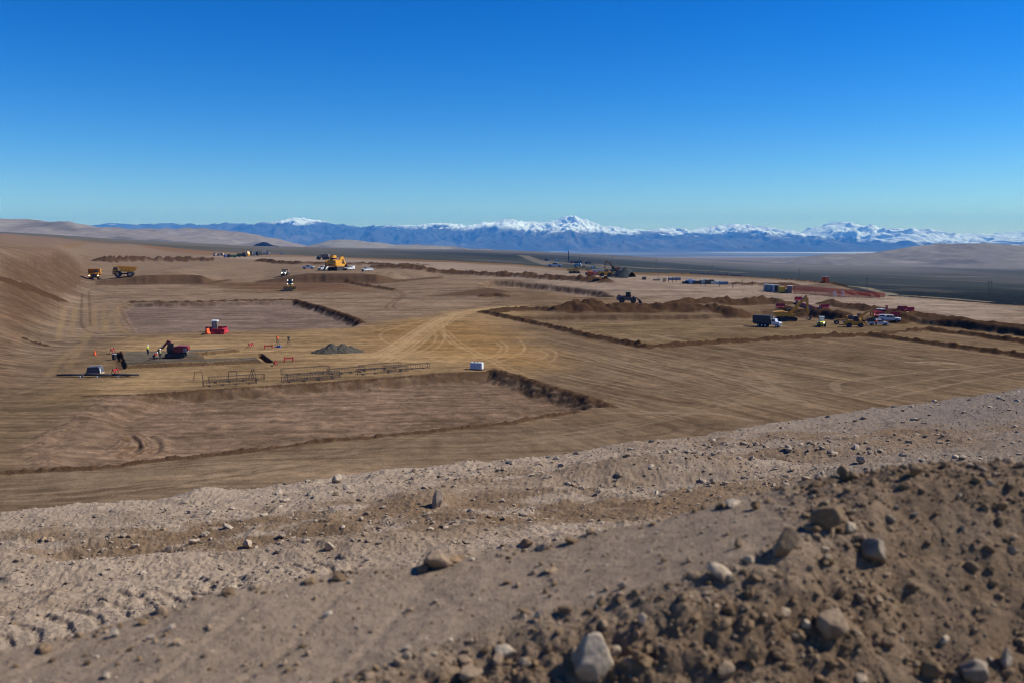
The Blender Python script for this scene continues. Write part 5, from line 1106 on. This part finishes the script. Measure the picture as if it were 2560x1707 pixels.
ROCKS = [('upright pale pointed slab standing alone on the grey slope', 1091, 1268, 34, 58, PALE, 8, 20, 3, .7), ('rounded white boulder on the rim of the grey slope', 843, 1206, 36, 24, PALE, -15, 0, 4, .9),
 ('large brown and pale boulder on the crest of the near berm', 1088, 1424, 98, 56, WARM, 12, 15, 5, .8), ('small brown rock leaning against the left side of the crest boulder', 1058, 1430, 44, 26, BRW, 0, 40, 6, .9),
 ('long pale slab tilted down to the right on the near bank', 1806, 1452, 92, 40, PALE, 38, -10, 7, .6), ('large pale rock at the bottom edge with a bright flat face', 1490, 1705, 150, 120, PALE, -40, 10, 8, .7),
 ('white crescent shaped stone beside the bottom clods', 1262, 1648, 66, 36, PALE, 8, 0, 9, .7), ('flat pale stone half buried in the smooth berm top', 1376, 1432, 52, 20, WARM, 5, 0, 10, .9), ('big brown boulder casting a dark shadow below the upper crest', 2066, 1322, 100, 78, BRW, 25, 0, 11, .8),
 ('pale oval stone just right of the big brown boulder', 2130, 1330, 46, 30, PALE, 35, 0, 12, .7), ('lumpy grey brown boulder in the middle of the right bank', 2196, 1412, 92, 92, GRYR, 20, 30, 13, .8), ('large pale cracked boulder low on the right bank', 2084, 1600, 118, 84, WARM, 15, 20, 14, .8),
 ('tan block with a deep shadow on the left of the right bank', 1966, 1395, 72, 88, WARM, 10, 0, 15, .7), ('brown boulder at the bottom beside a shadowed hollow', 1818, 1700, 74, 62, WARM, 10, 50, 16, .8), ('grey brown rock right of the bottom hollow', 1882, 1660, 54, 64, BRW, 10, 0, 17, .8),
 ('broad pale boulder in the bottom right corner', 2450, 1702, 118, 60, GRYR, 0, 0, 18, .8), ('pale rock standing at the far bottom right corner', 2520, 1672, 50, 64, PALE, -5, 0, 19, .8), ('brown rock at the bottom, left of the corner boulders', 2340, 1700, 64, 64, BRW, 5, 0, 20, .8),
 ('pair of twin pebbles on the upper near bank', 1846, 1370, 30, 30, WARM, 30, 0, 21, .6), ('round dark stone above the bottom hollow', 1876, 1492, 38, 36, BRW, 0, 0, 22, .9), ('small brown stone on the berm right of two white pebbles', 1552, 1508, 32, 26, BRW, 0, 0, 23, .8),
 ('angular white stone below the brown hollow on the grey slope', 822, 1376, 26, 24, PALE, 10, 0, 24, .8), ('white block at the right end of the row of white stones', 620, 1368, 34, 26, PALE, 20, 0, 25, .7), ('white stone in the row left of the white block', 420, 1380, 26, 22, PALE, -10, 0, 26, .8),
 ('pale slab in the row of white stones', 480, 1360, 38, 16, PALE, 5, 0, 27, .8), ('bright white block lying on the ribbed track prints', 283, 1592, 36, 26, PALE, 5, 0, 28, .8), ('white block on the right part of the grey slope', 1787, 1206, 24, 22, PALE, 15, 0, 29, .8),
 ('pale rounded block right of the grey hollow', 2156, 1158, 28, 24, PALE, 5, 0, 30, .8), ('long white stone above the right crest', 2458, 1180, 56, 20, GRYR, 20, 0, 31, .6), ('pale stone on the rim where the berm meets the slope', 1830, 1268, 54, 22, PALE, 0, 0, 32, .7),
 ('brown stone right of the pale rim stone', 1888, 1274, 34, 30, BRW, 0, 0, 33, .8), ('dark wedge shaped rock at the left foot of the berm rim', 1318, 1366, 44, 22, BRW, -20, 0, 34, .7), ('pinkish rock pressed into the berm rim', 1475, 1334, 32, 22, WARM, -15, 0, 35, .8),
 ('white pebble upright near the bottom centre', 1345, 1548, 22, 32, PALE, 10, 0, 36, .7), ('pale stone with a dark gap at lower centre', 1605, 1560, 34, 36, PALE, 10, 0, 37, .7), ('white pebble above the flat pale rock, centre right', 1556, 1472, 24, 26, PALE, 30, 0, 38, .7),
 ('dark grey rock at the left edge of the brown hollow', 706, 1345, 24, 20, GRYR, 0, 0, 39, .8), ('brown knobbly boulder on the upper right crest', 2288, 1190, 44, 34, BRW, 0, 0, 40, .9), ('dark pointed clod left of the upper right crest', 2112, 1190, 38, 30, BRW, 0, 0, 41, .9),
 ('pale pebble beside the grey cracked boulder', 2016, 1572, 34, 34, PALE, 20, 0, 42, .8), ('pale stone high on the right bank near the edge', 2480, 1215, 34, 16, PALE, 15, 0, 43, .7), ('rounded boulder low at the bottom centre left', 1160, 1668, 50, 40, WARM, 0, 0, 44, .8), ('brown clod with a tan top at the bottom centre', 1170, 1702, 80, 50, WARM, 0, 0, 45, .8)]
for r_ in ROCKS:
    lb, px, py, w, h, cl, ti, rz, sd_, dp = r_; rock(lb, px, py, w, h, cl, ti, rz, sd_, dp)
# loose stones and clods: uncountable
def scatter(name, label, n, xr, keep, size, cols, seed, sub=1, squash=.7, sink=.25):
    rg = np.random.default_rng(seed); protos = [rock_geo(seed + 100 + i, sub, (1, .8, squash), 10, nz=.10, lo=.45, hi=.8) for i in range(10)]
    px = rg.uniform(0, 1, n * 3); lo, hi = xr
    Y = np.exp(rg.uniform(math.log(lo), math.log(hi), n * 3)); X = rg.uniform(-.64, .64, n * 3) * (Y + .5)
    k = keep(X, Y, rg); X, Y = X[k][:n], Y[k][:n]; Zr = H(X, Y, True)[0]; s = size(X, Y, rg)
    vs, fs, cs = [], [], []; off = 0; th = rg.uniform(0, 6.28, len(X)); ti = rg.uniform(-.5, .5, len(X)); ci = rg.integers(0, len(cols), len(X)); br_ = rg.uniform(.75, 1.25, len(X)); st = rg.uniform(.8, 1.5, len(X))
    for i in range(10):
        ids = np.arange(len(X))[i::10]; V, Fc = protos[i]; 
        c, s_ = np.cos(th[ids])[:, None], np.sin(th[ids])[:, None]; c2, s2 = np.cos(ti[ids])[:, None], np.sin(ti[ids])[:, None]
        x = V[None, :, 0] * st[ids][:, None]; y = np.repeat(V[None, :, 1], len(ids), 0); z = np.repeat(V[None, :, 2], len(ids), 0)
        x, z = x * c2 + z * s2, -x * s2 + z * c2; x, y = x * c - y * s_, x * s_ + y * c
        sz = s[ids][:, None]; P_ = np.stack([x * sz + X[ids][:, None], y * sz + Y[ids][:, None], z * sz + (Zr[ids] + s[ids] * squash * (1 - 2 * sink))[:, None]], -1)
        vs.append(P_.reshape(-1, 3)); fs.append((Fc[None] + (np.arange(len(ids)) * len(V))[:, None, None]).reshape(-1, 3) + off); off += len(ids) * len(V)
        cc = np.array(cols)[ci[ids]] * br_[ids][:, None]; cs.append(np.repeat(cc, len(V), 0))
    o = np_mesh(name, np.concatenate(vs), np.concatenate(fs), M_rock, np.clip(np.concatenate(cs) * np.array([.72, .68, .62]), .02, .75), smooth=False); tag(o, label, None, kind='stuff'); return o
def on_berm(X, Y): return Y < np.interp(X, BX, BB) + .05
def k_bench(X, Y, rg): return (~on_berm(X, Y)) & (Y < np.interp(X, EX, EY) + .1) & (rg.uniform(0, 1, len(X)) < .25 + .75 * ss(-.3, .4, fbm(X * .7, Y * .9, 3, 601)))
def k_face(X, Y, rg): return on_berm(X, Y) & ((Y < np.interp(X, BX, BF) + .05) | (X > 1.1)) & (rg.uniform(0, 1, len(X)) < .4 + .6 * ss(-.3, .3, fbm(X * 3, Y * 3, 2, 602)))
def k_top(X, Y, rg): return on_berm(X, Y) & (Y > np.interp(X, BX, BF) - .1)
scatter('pebbles', 'pale stones and gravel strewn over the grey slope', 34000, (4, 30), k_bench, lambda X, Y, r: (.005 + .0085 * r.pareto(2.5, len(X)).clip(0, 6)) * np.clip(Y / 9, .8, 1.6), [PALE, GRYR, WARM, WARM, (.33, .27, .21), (.42, .35, .28), (.42, .35, .28), (.42, .35, .28)], 11, sink=.42)
scatter('clods', 'brown clods and stones on the near bank', 12500, (2.6, 4.5), k_face, lambda X, Y, r: .003 + .0042 * r.pareto(2.1, len(X)).clip(0, 6), [BRW, BRW, BRW, BRW, (.24, .17, .11), (.24, .17, .11), WARM, (.42, .34, .25)], 12, sub=2, squash=.8, sink=.4)
scatter('pebbles', 'small pebbles on the smooth berm top', 2600, (2.6, 4.5), k_top, lambda X, Y, r: .003 + .0035 * r.pareto(2.5, len(X)).clip(0, 5), [PALE, WARM, BRW, WARM], 13)
def k_rim(X, Y, rg): return np.abs(Y - np.interp(X, BX, BB)) < .07
scatter('clods', 'brown clods along the back rim of the berm', 900, (2.9, 4.6), k_rim, lambda X, Y, r: .008 + .010 * r.pareto(2.3, len(X)).clip(0, 3), [BRW, BRW, WARM, BRW], 14, sub=2, sink=.4)

# ------------------------------------------------------------------ the air
hm = bpy.data.materials.new('air'); hm.use_nodes = True; t_ = hm.node_tree; t_.nodes.clear()
vo = t_.nodes.new('ShaderNodeVolumePrincipled'); vo.inputs['Color'].default_value = (.15, .60, 1.7, 1); vo.inputs['Density'].default_value = 2.6e-5; vo.inputs['Anisotropy'].default_value = 0.0
ou = t_.nodes.new('ShaderNodeOutputMaterial'); t_.links.new(vo.outputs[0], ou.inputs['Volume'])
hx, y0_, y1_, z0_, z1_ = 62000, -300, 38000, -230, 1100
hv = np.array([(x, y, z) for x in (-hx, hx) for y in (y0_, y1_) for z in (z0_, z1_)], float)
hf = np.array([(0, 1, 3, 2), (4, 6, 7, 5), (0, 4, 5, 1), (2, 3, 7, 6), (0, 2, 6, 4), (1, 5, 7, 3)])
tag(np_mesh('haze', hv, hf, hm, smooth=False), kind='stuff')
